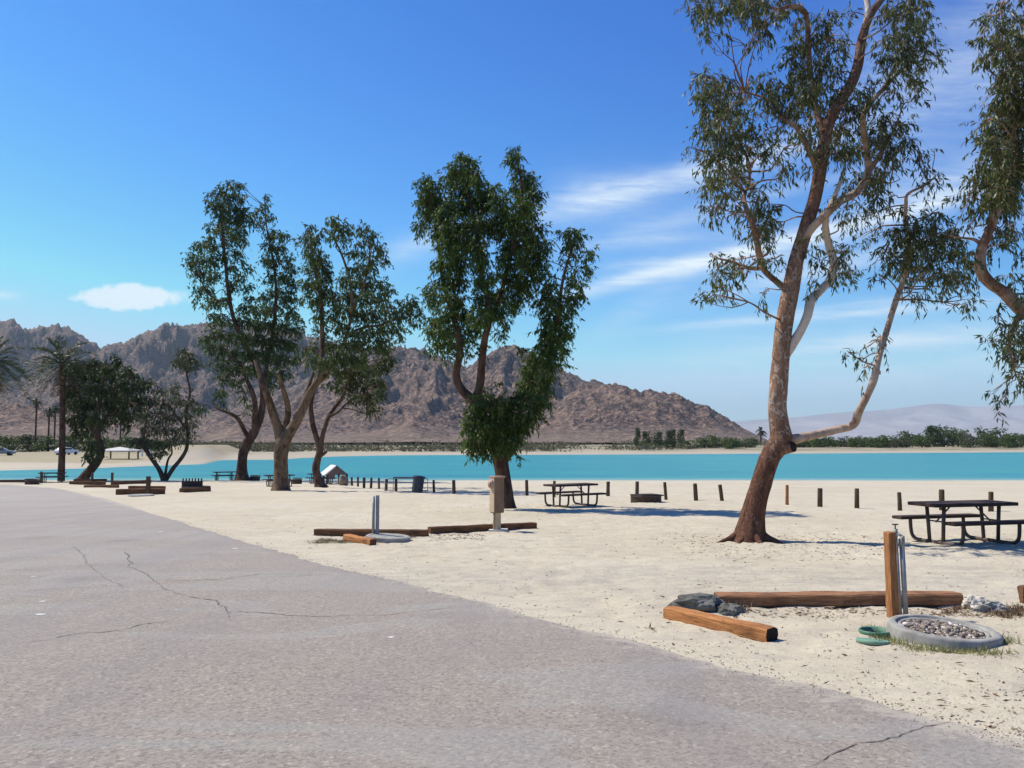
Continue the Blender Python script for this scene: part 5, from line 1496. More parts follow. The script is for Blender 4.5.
# ------------------------------------------------------------------ timbers
def timber(a, b, wd, ht, mat, label, seed, end_dark=False, sink=0.01, group=None, name='railroad_tie', cat='timber', arch=0.0, za=None, zb=None):
    a = Vector(a)
    b = Vector(b)
    L_ = (b - a).length
    ang = math.atan2(b.y - a.y, b.x - a.x)
    bm = bmesh.new()
    nseg = max(4, int(L_ / 0.06))
    ks = []
    ring = []
    c = 0.018
    prof = [(-wd / 2 + c, 0), (0, 0), (wd / 2 - c, 0), (wd / 2, c), (wd / 2, ht * 0.5), (wd / 2, ht - c), (wd / 2 - c, ht), (wd * 0.2, ht), (-wd * 0.2, ht), (-wd / 2 + c, ht), (-wd / 2, ht - c), (-wd / 2, ht * 0.5), (-wd / 2, c)]
    for k in range(nseg + 1):
        x = -L_ / 2 + L_ * k / nseg
        rg = []
        en = 1 - 0.05 * (k in (0, nseg))
        for (y, z) in prof:
            v = Vector((x, y * en, ht / 2 + (z - ht / 2) * en))
            nz = mnoise.noise(Vector((x * 2.2 + seed * 7, y * 12, z * 12)))
            nf = mnoise.noise(Vector((x * 12 + seed * 3, y * 40, z * 40)))
            v.y += nz * 0.010 + nf * 0.004
            v.z += nz * 0.008 + nf * 0.004 + arch * (1 - (2 * x / L_) ** 2)
            if k in (0, nseg):
                v.x += nf * 0.02
            rg.append(bm.verts.new(v))
        ring.append(rg)
    m_ = len(prof)
    for k in range(nseg):
        for j in range(m_):
            bm.faces.new((ring[k][j], ring[k][(j + 1) % m_], ring[k + 1][(j + 1) % m_], ring[k + 1][j]))
    f0 = bm.faces.new(ring[0])
    f1 = bm.faces.new(ring[-1][::-1])
    f0.material_index = f1.material_index = 1
    bmesh.ops.recalc_face_normals(bm, faces=bm.faces)
    o = bm_obj(name, bm, [mat, M['near_black'] if end_dark else M['timber_dark']])  # near-black caps paint in the shade on the end turned from the sun
    zA = H(a.x, a.y) if za is None else za
    zB = H(b.x, b.y) if zb is None else zb
    o.location = ((a.x + b.x) / 2, (a.y + b.y) / 2, (zA + zB) / 2 - sink)
    o.rotation_euler = (0, -math.atan2(zB - zA, L_), ang)
    tag(o, label, cat, group)
    return o


GT = 'timbers edging the campsites'
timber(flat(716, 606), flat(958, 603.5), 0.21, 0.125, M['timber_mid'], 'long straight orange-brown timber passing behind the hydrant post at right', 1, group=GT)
timber(flat(669, 617), flat(772, 638), 0.14, 0.135, M['timber'], 'short weathered orange timber in front of the dark rock, shade-blackened end to the right', 2, True, 0.02, GT)
timber(flat(315, 535), flat(428, 536), 0.15, 0.15, M['timber_dark'], 'dark timber behind the twin steel pipe post, left of the pair end to end', 3, group=GT)
timber(flat(429, 533.5), flat(535, 528), 0.15, 0.15, M['timber_dark'], 'dark timber running behind the utility pedestal', 4, group=GT)
timber(flat(346, 540), flat(373, 545), 0.14, 0.12, M['timber'], 'short orange timber lying in front of the grey concrete disc in the middle distance', 5, group=GT)
timber(flat(116, 494.5), flat(165, 494), 0.25, 0.28, M['timber_dark'], 'nearest dark timber at the far left campsite, beside the pipe post', 6, group=GT)
timber(flat(129, 489), flat(165, 489), 0.22, 0.2, M['timber_dark'], 'second timber of the far left campsite, crossing behind the pipe post', 7, group=GT)
timber(flat(112, 484.5), flat(150, 483.5), 0.25, 0.26, M['timber_dark'], 'timber reaching left from the multi-stemmed tree to a thin post', 8, group=GT)
timber(flat(70, 484.5), flat(105, 484.5), 0.25, 0.25, M['timber_dark'], 'timber in front of the leaning bushy tree base', 9, group=GT)
timber(flat(74, 482.2), flat(106, 481.6), 0.25, 0.24, M['timber_dark'], 'farthest timber, directly at the foot of the leaning bushy tree', 10, group=GT)
timber(flat(85, 487.5), flat(118, 488), 0.2, 0.18, M['timber_dark'], 'low timber between two thin posts left of the pipe post', 11, group=GT)
timber(flat(181, 492.8), flat(209, 491.5), 0.25, 0.22, M['timber_dark'], 'lone timber lying in front of the notched fire grate', 12, group=GT)
timber(flat(-30, 482.5), flat(40, 482), 0.25, 0.2, M['timber_dark'], 'long low timber along the far end of the road at the left edge', 13, group=GT)
timber(flat(1021, 602), flat(1040, 602), 0.10, 0.20, M['timber_dark'], 'short timber just entering the frame at the right edge behind the dry grass', 14, group=GT)


# thin upright posts of the far left sites
def stake(px, pb, pt, wd, mat, label, tilt=0.0, name='wooden_stake', cat='post', sq=True, group='thin upright posts at the far left campsites'):
    p = flat(px, pb)
    h = (pb - pt) / F * p.y
    bm = bmesh.new()
    add_box(bm, (0, 0, h / 2 - 0.03), (wd, wd, h + 0.06), bevel=wd * 0.12, seg=2)
    o = bm_obj(name, bm, mat, loc=p)
    o.rotation_euler = (0, tilt, random.uniform(-.3, .3))
    tag(o, label, cat, group)
    return o


stake(41, 483, 471.5, 0.13, M['bollard'], 'thin upright post left of the far left picnic table')
stake(92, 484.5, 472.5, 0.13, M['bollard'], 'thin upright post in front of the leaning bushy tree')
stake(112, 485.5, 472.5, 0.13, M['bollard'], 'thin upright post between the leaning bushy tree and the multi-stemmed tree')
stake(148, 494.5, 476.5, 0.16, M['bollard'], 'thickest upright post of the far left campsite, rising out of the timbers')


# ------------------------------------------------------------------ near hydrant: post, twin pipe
p = flat(893, 617)
root_post = None
bm = bmesh.new()
add_box(bm, (0, 0, 0.40), (0.088, 0.088, 0.86), bevel=0.012, seg=3)
bmesh.ops.subdivide_edges(bm, edges=[e for e in bm.edges if abs((e.verts[0].co - e.verts[1].co).z) > 0.5], cuts=10)
for v in bm.verts:
    v.co += Vector((mnoise.noise(v.co * 14), mnoise.noise(v.co * 14 + Vector((3, 3, 3))), mnoise.noise(v.co * 20) * (v.co.z > 0.7))) * 0.006
o = bm_obj('wooden_post', bm, M['timber_top'], loc=p)
o.rotation_euler = (0.0, -0.012, 0.28)
tag(o, 'square orange wooden post carrying a water tap pipe, behind the concrete ring', 'post')

p = flat(903, 617.5)
root = empty('water_tap_standpipe', p)
tag(root, 'pair of grey steel pipes with a brass tap beside the orange post', 'standpipe')
bm = bmesh.new()
add_cyl(bm, (-0.022, 0, -0.05), (-0.045, 0.01, 0.80), 0.017, seg=14)
bm_obj('riser_pipe', bm, M['galv'], root, True)
bm = bmesh.new()
add_cyl(bm, (0.022, -0.02, -0.05), (0.004, -0.01, 0.76), 0.024, seg=14)
add_cyl(bm, (0.006, -0.01, 0.70), (0.004, -0.01, 0.765), 0.029, seg=14)
bm_obj('sleeve_pipe', bm, M['galv'], root, True)
bm = bmesh.new()
add_cyl(bm, (-0.045, 0.01, 0.78), (-0.045, 0.01, 0.86), 0.021, seg=12)
add_cyl(bm, (-0.045, 0.01, 0.83), (0.000, -0.045, 0.79), 0.013, seg=10)
add_cyl(bm, (0.000, -0.045, 0.80), (0.003, -0.05, 0.765), 0.016, seg=10)
add_cyl(bm, (-0.045, 0.01, 0.86), (-0.045, 0.01, 0.90), 0.008, seg=8)
tapo = bm_obj('tap', bm, M['galv'], root, True)
bm = bmesh.new()
add_box(bm, (-0.045, 0.01, 0.905), (0.062, 0.018, 0.012), bevel=0.004)
bm_obj('handle', bm, M['iron'], tapo)

# ------------------------------------------------------------------ concrete ring with gravel
pc = flat(943, 636)
rc = empty('concrete_ring', (pc.x, pc.y, pc.z))
rc.rotation_euler = (math.radians(2.5), math.radians(3.0), 0)
tag(rc, 'grey round concrete ring filled with loose stones at lower right', 'manhole ring')
bm = bmesh.new()
prof = [(0.33, 0.02), (0.33, 0.075), (0.338, 0.086), (0.358, 0.088), (0.362, 0.070), (0.376, 0.070), (0.379, 0.100), (0.385, 0.104), (0.43, 0.105), (0.444, 0.096), (0.450, 0.082), (0.455, 0.0), (0.455, -0.08)]
add_lathe(bm, prof, 72)
for v in bm.verts:
    v.co += Vector((mnoise.noise(v.co * 9), mnoise.noise(v.co * 9 + Vector((4, 0, 0))), mnoise.noise(v.co * 7 + Vector((0, 4, 0))))) * 0.007
bm_obj('collar', bm, M['concrete'], rc, True)
rs = np.random.default_rng(8)


def stones(n, fn, smin, smax, rs, flatk=0.6):
    V, Fq = [], []
    base = np.array([(-1, -1, -1), (1, -1, -1), (1, 1, -1), (-1, 1, -1), (-1, -1, 1), (1, -1, 1), (1, 1, 1), (-1, 1, 1)], float)
    fq = np.array([(0, 3, 2, 1), (4, 5, 6, 7), (0, 1, 5, 4), (1, 2, 6, 5), (2, 3, 7, 6), (3, 0, 4, 7)])
    for i in range(n):
        c = fn(rs)
        s = smin + (smax - smin) * rs.random() ** 2.2
        b = base * (0.5 + 0.5 * rs.random((8, 1))) * np.array([1, 0.8, flatk]) * s * rs.uniform(0.7, 1.3, (1, 3))
        b[4:, :2] *= 0.7
        a_ = rs.uniform(0, 6.28)
        tl = rs.uniform(-0.5, 0.5)
        ca, sa = math.cos(a_), math.sin(a_)
        R_ = np.array([[ca, -sa, 0], [sa, ca, 0], [0, 0, 1]]) @ np.array([[1, 0, 0], [0, math.cos(tl), -math.sin(tl)], [0, math.sin(tl), math.cos(tl)]])
        V.append(b @ R_.T + np.array(c))
        Fq.append(fq + 8 * i)
    return np.concatenate(V), np.concatenate(Fq)


def in_ring(rs):
    a = rs.uniform(0, 6.28)
    r = 0.315 * rs.random() ** 0.5
    return (r * math.cos(a), r * math.sin(a), 0.070 + 0.035 * (1 - r / 0.32) + rs.uniform(-0.01, 0.012))


v, f = stones(900, in_ring, 0.007, 0.034, rs, 0.45)
o = mesh_obj('gravel_fill', v, f, M['gravel'], rc)
tag(o, kind='stuff')
bm = bmesh.new()
add_cyl(bm, (0, 0, 0.03), (0, 0, 0.066), 0.335, seg=40)
bm_obj('fill_bed', bm, M['rock_tan'], rc)

# green valve box: open sleeve and its lid lying before it
pv_ = flat(875, 633)
g1 = empty('valve_box_sleeve', pv_)
tag(g1, 'open round green plastic valve box sunk in the sand, left of the concrete ring', 'valve box')
bm = bmesh.new()
add_lathe(bm, [(0.115, -0.03), (0.115, 0.042), (0.128, 0.047), (0.136, 0.042), (0.138, 0.022), (0.130, 0.01), (0.128, -0.03)], 40)
bm_obj('sleeve', bm, M['green'], g1, True)
bm = bmesh.new()
add_cyl(bm, (0, 0, -0.02), (0, 0, 0.002), 0.116, seg=30)
bm_obj('hole_shade', bm, M['near_black'], g1)  # black disc painted in for the shade inside the open sleeve
pl_ = flat(873, 642.5)
g2 = bmesh.new()
add_lathe(g2, [(0.0, 0.028), (0.10, 0.028), (0.105, 0.022), (0.118, 0.026), (0.130, 0.030), (0.136, 0.022), (0.134, 0.0), (0.12, -0.005)], 40)
bmesh.ops.remove_doubles(g2, verts=g2.verts, dist=1e-4)
o = bm_obj('plastic_lid', g2, M['green_pale'], smooth=True, loc=pl_)
o.rotation_euler = (math.radians(-6), math.radians(4), 0)
tag(o, 'pale green round lid lying in front of its open valve box', 'lid')


# ------------------------------------------------------------------ rocks
def rock(c, s, mat, label, seed, rough=0.35, sub=4, name='rock', rz=0.0, group=None):
    bm = bmesh.new()
    bmesh.ops.create_icosphere(bm, subdivisions=sub, radius=1.0)
    for v in bm.verts:
        d = v.co.normalized()
        k = mnoise.noise(d * 1.1 + Vector((seed, 0, 0))) * rough * 1.4 + mnoise.noise(d * 2.6 + Vector((seed, 3, 0))) * rough * 0.7 + mnoise.noise(d * 6.5 + Vector((seed, 9, 0))) * rough * 0.35 + mnoise.noise(d * 15 + Vector((seed, 9, 4))) * rough * 0.15
        # facet the form
        q = 1 + k
        v.co = Vector((d.x * q * s[0], d.y * q * s[1], d.z * q * s[2]))
    o = bm_obj(name, bm, mat, loc=(c[0], c[1], c[2] + s[2] * 0.45))
    o.rotation_euler = (0, 0, rz)
    tag(o, label, 'rock', group)
    return o


c = flat(698, 612)
rock((c.x + 0.02, c.y + 0.12, c.z), (0.27, 0.13, 0.105), M['rock'], 'jagged dark grey-green rock lying behind the short orange timber', 5, 0.24, 5, rz=-0.15)
c = flat(729, 613)
rock((c.x, c.y + 0.05, c.z), (0.13, 0.09, 0.07), M['rock'], 'small dark rock wedged between the short timber and the long timber end', 8, 0.3, 4)
c = flat(975, 609)
rock(c, (0.11, 0.09, 0.09), M['rock_pale'], 'whitish sunlit rock just right of the long timber end', 12, 0.3, 4)
c = flat(990, 610)
rock(c, (0.15, 0.10, 0.075), M['concrete'], 'grey wedge-shaped rock at the right of the whitish one', 17, 0.45, 4)
c = flat(343.5, 485.5)
rock(c, (0.33, 0.33, 0.48), M['rock_tan'], 'rounded brown boulder beside the small gabled hut', 21, 0.15, 4, 'boulder')
c = flat(640, 627)
a = Acc()
rs = np.random.default_rng(4)
foliage(a, np.array([c.x, c.y, c.z + 0.01]), (0.10, 0.05, 0.02), 0.05, 0.012, 2.2, rs, 0.0, 6)
o = mesh_obj('dry_plant_clump', np.concatenate(a.v) - np.array(tuple(c)), np.concatenate(a.f), [M['litter']], loc=c)
tag(o, 'small dry weed clump flat on the sand near the asphalt edge', 'weed')

# ------------------------------------------------------------------ middle pedestal and pipe post
p = flat(497, 531)
ped = empty('utility_pedestal', p)
tag(ped, 'tan electrical pedestal box on a wooden post, in front of the middle tree', 'utility pedestal')
bm = bmesh.new()
add_box(bm, (0.03, 0.04, 0.01), (0.42, 0.36, 0.07), bevel=0.01)
bm_obj('concrete_pad', bm, M['concrete_pale'], ped)
RZ = Matrix.Rotation(math.radians(33), 3, 'Z')
bm = bmesh.new()
add_box(bm, (0.0, 0, 0.30), (0.13, 0.13, 0.60), RZ, bevel=0.008)
bm_obj('post', bm, M['box_pale'], ped)
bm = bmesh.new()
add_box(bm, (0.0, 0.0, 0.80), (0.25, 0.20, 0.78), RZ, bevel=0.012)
hb = bm_obj('housing', bm, M['box_shaded'], ped)
bm = bmesh.new()
add_box(bm, (0.0, 0.0, 1.205), (0.29, 0.24, 0.035), RZ, bevel=0.008)
bm_obj('cap', bm, M['meter'], ped)
nrm = RZ @ Vector((-1, 0, 0))
bm = bmesh.new()
cc = Vector((0, 0, 1.05)) + nrm * 0.138
add_cyl(bm, cc, cc + nrm * 0.055, 0.095, 0.085, 24)
add_cyl(bm, cc + nrm * 0.055, cc + nrm * 0.075, 0.06, 0.05, 20)
bm_obj('meter_socket', bm, M['meter'], ped, True)
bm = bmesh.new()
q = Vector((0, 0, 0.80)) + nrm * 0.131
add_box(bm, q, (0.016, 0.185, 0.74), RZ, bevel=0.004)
bm_obj('lit_face_door', bm, M['box_pale'], ped)  # pale door stretched over the left face to paint its sunlit side
bm = bmesh.new()
q2 = Vector((0, 0, 0)) + nrm * 0.085
add_cyl(bm, (q2.x, q2.y, 0.0), (q2.x, q2.y, 0.42), 0.02, seg=10)
bm_obj('conduit', bm, M['box_pale'], ped, True)

p = flat(375.5, 540)
pp = empty('water_tap_standpipe', (p.x, p.y, p.z))
tag(pp, 'twin steel pipe post rising from the concrete disc in the middle distance', 'standpipe')
bm = bmesh.new()
add_cyl(bm, (-0.045, 0, 0), (-0.045, 0, 0.86), 0.028, seg=12)
bm_obj('riser_pipe', bm, M['galv'], pp, True)
bm = bmesh.new()
add_box(bm, (0.03, 0.02, 0.44), (0.065, 0.065, 0.88), bevel=0.006)
bm_obj('support_post', bm, M['galv'], pp)
p = flat(388, 541)
bm = bmesh.new()
add_lathe(bm, [(0.0, 0.10), (0.33, 0.10), (0.35, 0.11), (0.40, 0.11), (0.43, 0.095), (0.44, -0.08)], 48)
bmesh.ops.remove_doubles(bm, verts=bm.verts, dist=1e-4)
o = bm_obj('concrete_disc', bm, M['concrete'], smooth=False, loc=p)
o.rotation_euler = (0, math.radians(3), 0)
tag(o, 'round grey concrete disc at the foot of the twin steel pipe post', 'manhole cover')
p = flat(141, 496)
bm = bmesh.new()
add_lathe(bm, [(0.0, 0.07), (0.50, 0.07), (0.56, 0.05), (0.58, -0.08)], 40)
bmesh.ops.remove_doubles(bm, verts=bm.verts, dist=1e-4)
o = bm_obj('concrete_disc', bm, M['concrete'], loc=p)
tag(o, 'pale flat concrete disc in front of the nearest far left timber', 'manhole cover')


# ------------------------------------------------------------------ fire rings
def fire_ring(px, py, r, h, label, grate=True, rz=0.0, gh=0.0, notch=False):
    p = flat(px, py)
    root = empty('fire_ring', p, rz)
    tag(root, label, 'fire ring', 'dark steel fire rings at the campsites')
    bm = bmesh.new()
    add_lathe(bm, [(r - 0.02, -0.05), (r - 0.02, h), (r, h + 0.012), (r + 0.025, h), (r + 0.01, h - 0.02), (r + 0.01, -0.05)], 36)
    bm_obj('ring_wall', bm, M['iron'], root, True)
    if grate:
        bm = bmesh.new()
        if notch:
            for k in range(7):
                add_box(bm, (-r * 0.3 + (k - 3) * r * 0.22, 0.05, h + 0.20), (r * 0.10, 0.03, 0.46), bevel=0.004)
            add_box(bm, (-r * 0.3, 0.05, h + 0.12), (r * 1.5, 0.04, 0.30), bevel=0.004)
        else:
            for k in range(9):
                add_cyl(bm, (-r * 0.75, (k - 4) * r * 0.16, h + gh), (r * 0.9, (k - 4) * r * 0.16, h + gh + 0.02), 0.012, seg=6)
            for s_ in (-1, 1):
                add_box(bm, (0.075 * r, s_ * r * 0.72, h + gh), (r * 1.7, 0.03, 0.05), bevel=0.004)
            add_box(bm, (-r * 0.75, 0, h + gh), (0.03, r * 1.44, 0.05), bevel=0.004)
            add_box(bm, (r * 0.9, 0, h + gh), (0.03, r * 1.44, 0.05), bevel=0.004)
        bm_obj('grate', bm, M['iron'], root)
    bm = bmesh.new()
    add_cyl(bm, (0, 0, -0.04), (0, 0, 0.06), r * 0.95, seg=30)
    bm_obj('ash_bed', bm, M['near_black'], root)
    return root


fire_ring(646, 502, 0.58, 0.25, 'low black fire ring in tree shade, right of the middle picnic table', True, 0.4, 0.03)
fire_ring(196, 491.5, 0.72, 0.26, 'fire ring with upturned notched grate behind a lone timber, left of the grouped trees', True, 0.1, 0.1, True)
fire_ring(255, 480.5, 0.42, 0.36, 'small black fire ring at the right foot of the tallest left tree', True, 0.0, 0.08)
fire_ring(297, 484, 0.34, 0.36, 'black fire ring between the tan-barked and slender dark trunks', True, 0.0, 0.08)
fire_ring(32, 484.5, 0.45, 0.30, 'dark fire ring at the far end of the road left of the palm', True, 0.0, 0.08)

# ------------------------------------------------------------------ camp table with pipe frames, bin
p = flat(405, 491)
ct = empty('camp_table', p, math.radians(4))
tag(ct, 'narrow camp table on thin rectangular pipe frames beside the slanted bin', 'table')
bm = bmesh.new()
add_box(bm, (0.25, 0, 0.73), (1.75, 0.6, 0.05), bevel=0.01)
bm_obj('tabletop', bm, M['table_pipe'], ct)
for cx in (-0.85, 1.0):
    bm = bmesh.new()
    w_ = 0.22
    add_path(bm, [(cx - w_, 0, 0.0), (cx - w_, 0, 0.66)], 0.018, 8)
    add_path(bm, [(cx + w_, 0, 0.0), (cx + w_, 0, 0.66)], 0.018, 8)
    add_path(bm, [(cx - w_ - 0.02, 0, 0.66), (cx + w_ + 0.02, 0, 0.66)], 0.018, 8)
    add_path(bm, [(cx - w_, 0, 0.42), (cx + w_, 0, 0.42)], 0.016, 8)
    add_path(bm, [(cx - w_, 0, 0.03), (cx + w_, 0, 0.03)], 0.018, 8)
    bm_obj('end_frame', bm, M['galv'], ct, True)
bm = bmesh.new()
add_path(bm, [(-0.65, 0, 0.66), (0.9, 0, 0.66)], 0.018, 8)
bm_obj('rail', bm, M['galv'], ct, True)

p = flat(417, 492.5)
bn = empty('litter_bin', p)
bn.rotation_euler = (0, math.radians(7), 0)
tag(bn, 'dark ribbed litter bin tilting slightly to the right next to the camp table', 'litter bin')
bm = bmesh.new()
prof = [(0.0, 0.0), (0.26, 0.0)] + [(0.27 + 0.0006 * k + (0.012 if k % 4 < 2 else 0), 0.03 + 0.028 * k) for k in range(26)] + [(0.285, 0.76)]
add_lathe(bm, prof, 32)
bmesh.ops.remove_doubles(bm, verts=bm.verts, dist=1e-4)
bm_obj('barrel', bm, M['bin'], bn, True)
bm = bmesh.new()
add_lathe(bm, [(0.31, 0.755), (0.315, 0.80), (0.25, 0.85), (0.0, 0.87)], 32)
bmesh.ops.remove_doubles(bm, verts=bm.verts, dist=1e-4)
bm_obj('lid', bm, M['bin'], bn, True)

# small gabled hut at the water edge
p = flat(333.5, 484)
hut = empty('gabled_hut', p, math.radians(28))
tag(hut, 'small gabled information hut with a pale roof slope beside the boulder', 'hut')
bm = bmesh.new()
for s, tx in ((-1, 0), (1, 0)):
    a = Vector((0, 0, 1.30))
    b = Vector((s * 0.86, 0, 0.62))
    c = (a + b) / 2
    ang = math.atan2(b.z - a.z, b.x - a.x)
    add_box(bm, c, ((b - a).length, 1.3, 0.09), Matrix.Rotation(-ang, 3, 'Y'), bevel=0.01)
    if s == -1:
        bm_obj('roof_slope', bm, M['white'], hut)
    else:
        bm_obj('roof_slope', bm, M['roofgrey'], hut)
    bm = bmesh.new()
bm.free()
bm = bmesh.new()
vs = [bm.verts.new(q) for q in [(-0.70, 0.45, 0.60), (0.66, 0.45, 0.60), (0, 0.45, 1.22), (-0.70, 0.52, 0.60), (0.66, 0.52, 0.60), (0, 0.52, 1.22)]]
for q in ((0, 1, 2), (5, 4, 3), (0, 3, 4, 1), (1, 4, 5, 2), (2, 5, 3, 0)):
    bm.faces.new([vs[k] for k in q])
vs = [bm.verts.new(q) for q in [(-0.70, -0.52, 0.66), (0.66, -0.52, 0.66), (0, -0.52, 1.22), (-0.70, -0.45, 0.66), (0.66, -0.45, 0.66), (0, -0.45, 1.22)]]
for q in ((0, 1, 2), (5, 4, 3), (0, 3, 4, 1), (1, 4, 5, 2), (2, 5, 3, 0)):
    bm.faces.new([vs[k] for k in q])
bmesh.ops.recalc_face_normals(bm, faces=bm.faces)
bm_obj('gable', bm, M['hutwall'], hut)
for x, y in ((-0.6, -0.45), (0.52, -0.45), (-0.6, 0.45), (0.52, 0.45)):
    bm = bmesh.new()
    add_box(bm, (x, y, 0.32), (0.12, 0.12, 0.70), bevel=0.008)
    bm_obj('post', bm, M['timber_dark'], hut)
bm = bmesh.new()
add_box(bm, (-0.30, -0.40, 0.50), (0.55, 0.05, 0.34), bevel=0.006)
bm_obj('board', bm, M['hutwall'], hut)

# ------------------------------------------------------------------ across the bay: shelter, pillars, cars


def at_ground(px, D):
    x = (px - 512) / F * D
    return Vector((x, D, float(H0(x, D))))


p = at_ground(121, 140)
sh = empty('picnic_shelter', p, 0.1)
tag(sh, 'open shelter with a low white pyramid roof across the bay', 'shelter')
bm = bmesh.new()
add_box(bm, (0, 0, 0), (1, 1, 1))
bm.clear()
h0 = 1.5 - 11.6 / F * 152 * 1.0 - p.z
zt = 2.0
ze = 1.42
vs = [bm.verts.new(q) for q in [(-2.7, -2.7, ze), (2.7, -2.7, ze), (2.7, 2.7, ze), (-2.7, 2.7, ze), (0, 0, zt), (-2.7, -2.7, ze - .14), (2.7, -2.7, ze - .14), (2.7, 2.7, ze - .14), (-2.7, 2.7, ze - .14)]]
for q in ((0, 1, 4), (1, 2, 4), (2, 3, 4), (3, 0, 4), (0, 5, 6, 1), (1, 6, 7, 2), (2, 7, 8, 3), (3, 8, 5, 0), (8, 7, 6, 5)):
    bm.faces.new([vs[k] for k in q])
bm_obj('roof', bm, M['offwhite'], sh)
for x, y in ((-2.2, -2.2), (2.2, -2.2), (2.2, 2.2), (-2.2, 2.2)):
    bm = bmesh.new()
    add_box(bm, (x, y, (ze - .15) / 2 - .1), (0.2, 0.2, ze - .15 + .2), bevel=0.01)
    bm_obj('post', bm, M['timber_dark'], sh)
for i, px in enumerate((139, 143.5, 148, 152.5)):
    p = at_ground(px, 158)
    bm = bmesh.new()
    add_box(bm, (0, 0, 0.5), (0.28, 0.28, 1.2), bevel=0.02)
    add_box(bm, (0, 0, 1.13), (0.38, 0.38, 0.1), bevel=0.02)
    o = bm_obj('white_pillar', bm, M['white'], loc=p)
    tag(o, 'short white pillar right of the white-roofed shelter, %s from the left' % nm[i], 'pillar', 'row of white pillars across the bay')


def car(px, D, rz, body_mat, label, van=False):
    p = at_ground(px, D)
    root = empty('parked_car', p, rz)
    tag(root, label, 'car', 'cars parked across the bay')
    hh = 1.0 if not van else 1.35
    bm = bmesh.new()
    prof = [(-2.2, .35), (-2.25, .75), (-2.1, .98), (-1.5, 1.02), (-1.0, 1.02), (1.0, 1.02), (2.0, .88), (2.25, .7), (2.25, .35)]
    for s in (-0.86, 0.86):
        pass
    va = [bm.verts.new((x, -0.86, z)) for x, z in prof]
    vb = [bm.verts.new((x, 0.86, z)) for x, z in prof]
    bm.faces.new(va)
    bm.faces.new(vb[::-1])
    for k in range(len(prof)):
        k2 = (k + 1) % len(prof)
        bm.faces.new((va[k], vb[k], vb[k2], va[k2]))
    prof = [(-1.75, 1.0), (-1.2, 0.45 + hh), (0.35, 0.47 + hh), (1.05, 1.0)]
    va = [bm.verts.new((x, -0.74, z)) for x, z in prof]
    vb = [bm.verts.new((x, 0.74, z)) for x, z in prof]
    bm.faces.new(va)
    bm.faces.new(vb[::-1])
    for k in range(3):
        bm.faces.new((va[k], vb[k], vb[k + 1], va[k + 1]))
    bmesh.ops.recalc_face_normals(bm, faces=bm.faces)
    bm_obj('body', bm, body_mat, root)
    bm = bmesh.new()
    for s in (-0.75, 0.75):
        add_box(bm, (-0.35, s, 1.2), (1.7, 0.02, 0.3), bevel=0.004)
    bm_obj('window', bm, M['glass'], root)
    for x in (-1.4, 1.4):
        for s in (-0.8, 0.8):
            bm = bmesh.new()
            add_cyl(bm, (x, s - 0.1, 0.33), (x, s + 0.1, 0.33), 0.33, seg=18)
            bm_obj('wheel', bm, M['rubber'], root)
    return root


car(3, 160, 0.3, M['cargrey'], 'dark grey parked car at the left edge across the bay')
car(68, 164, 1.3, M['carwhite'], 'white parked car seen end-on right of the palm trunk')

# ------------------------------------------------------------------ grass tufts, litter, pebbles


def tuft_group(name, centres, n, hgt, spread, mat, label, seed):
    rs = np.random.default_rng(seed)
    a = Acc()
    for (px, py, k) in centres:
        c = flat(px, py)
        m = int(n * k)
        pp = np.c_[c.x + rs.normal(size=m) * spread * k, c.y + rs.normal(size=m) * spread * 0.45 * k, np.zeros(m)]
        pp[:, 2] = H0(pp[:, 0], pp[:, 1]) + Hrel(pp[:, 0], pp[:, 1]) - 0.005
        d = rs.normal(size=(m, 3)) * 0.55 + np.array([0, 0, 0.75])
        d[:, 2] = np.abs(d[:, 2])
        d /= np.linalg.norm(d, axis=1)[:, None]
        v, f = leaf_quads(pp, d, hgt * rs.uniform(0.4, 1.2, m), np.full(m, 0.006), rs)
        a.add(v, f)
    o = mesh_obj(name, np.concatenate(a.v), np.concatenate(a.f), [mat])
    tag(o, label, 'grass', kind='stuff')


tuft_group('grass', [(892, 641, .8), (905, 645, 1), (922, 648, 1.1), (940, 650, 1.1), (958, 651, 1), (975, 648, .8), (993, 641, 1.2), (1005, 640, 1.4), (880, 630, .6), (870, 628, .5), (1000, 652, .8), (985, 655, .6)],
           120, 0.075, 0.085, M['grass'], 'sparse green and yellow grass round the concrete ring', 3)
tuft_group('dry_grass', [(1010, 612, 1.3), (1020, 610, 1.5), (1000, 614, 1.0), (960, 609, .8), (950, 612, .6), (1015, 616, 1.2), (740, 612, .6), (735, 608, .7), (728, 603, .5), (330, 541, 1.6), (345, 542, 1.2), (320, 543, 1.3), (405, 538, 1.5)],
           170, 0.08, 0.085, M['litter'], 'dry yellow grass and straw along the timbers and the right edge', 4)
tuft_group('grass_patch', [(338, 543, 1.6), (326, 541, 1.5), (400, 540, 1.3), (880, 637, .7)], 120, 0.07, 0.10, M['grass'], 'thin green tufts beside the short timber in the middle distance', 5)

rs = np.random.default_rng(12)


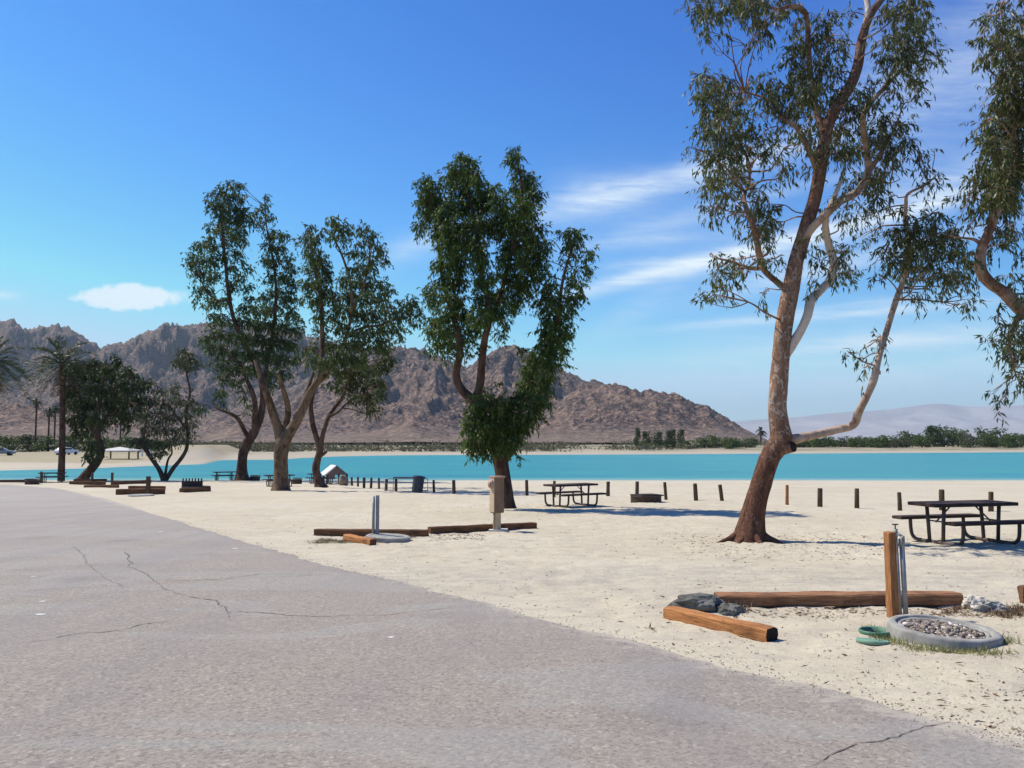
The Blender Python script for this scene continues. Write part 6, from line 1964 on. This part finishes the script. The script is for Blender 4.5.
def sand_pt(rs, y0=4.8, y1=26, xk=12):
    while True:
        y = y0 + (y1 - y0) * rs.random() ** 1.7
        x = rs.uniform(road_edge(y) + 0.05, min(xk, y * 0.75 + 0.5))
        if x > road_edge(y):
            return (x, y, H(x, y) + 0.001)


v, f = stones(5200, lambda r: sand_pt(r), 0.003, 0.015, rs)
o = mesh_obj('pebbles', v, f, M['pebble'])
tag(o, 'small pebbles and crumbs scattered over the sand', 'pebbles', kind='stuff')


def edge_pt(rs):
    y = 4.6 + 18 * rs.random() ** 1.5
    x = road_edge(y) + rs.normal() * 0.13
    return (x, y, float(H0(x, y) + Hrel(x, y)) + 0.006)


v, f = stones(2200, edge_pt, 0.002, 0.008, rs)
o = mesh_obj('edge_gravel', v, f, M['pebble'])
tag(o, 'loose grit strewn along the asphalt edge', 'gravel', kind='stuff')


def litter_pt(rs):
    k = rs.integers(0, 9)
    if k == 0:
        c = flat(rs.uniform(730, 960), rs.uniform(608, 616))
    elif k == 1:
        c = flat(rs.uniform(940, 1022), rs.uniform(606, 616))
    elif k == 2:
        c = flat(rs.uniform(430, 485), rs.uniform(533, 541))
    elif k == 3:
        c = flat(rs.uniform(690, 900), rs.uniform(536, 560))
    elif k in (5, 6):
        q = (4.6 + rs.normal() * 1.5 + 0.8, 16.4 + rs.normal() * 1.3)
        c = Vector((q[0], q[1], H(*q)))
    elif k == 7:
        q = (rs.normal() * 1.8 + 0.8, 28.3 + rs.normal() * 1.8)
        c = Vector((q[0], q[1], H(*q)))
    else:
        c = Vector(sand_pt(rs))
    return (c.x, c.y, c.z + 0.004)


P = np.array([litter_pt(rs) for _ in range(3600)])
d = rs.normal(size=(len(P), 3)) * np.array([1, 1, 0.12])
d /= np.linalg.norm(d, axis=1)[:, None]
v, f = leaf_quads(P, d, rs.uniform(0.03, 0.09, len(P)), rs.uniform(0.006, 0.016, len(P)), rs)
o = mesh_obj('leaf_litter', v, f, M['litter'])
tag(o, 'dry fallen leaves and twigs scattered by the timbers and trees', 'leaf litter', kind='stuff')
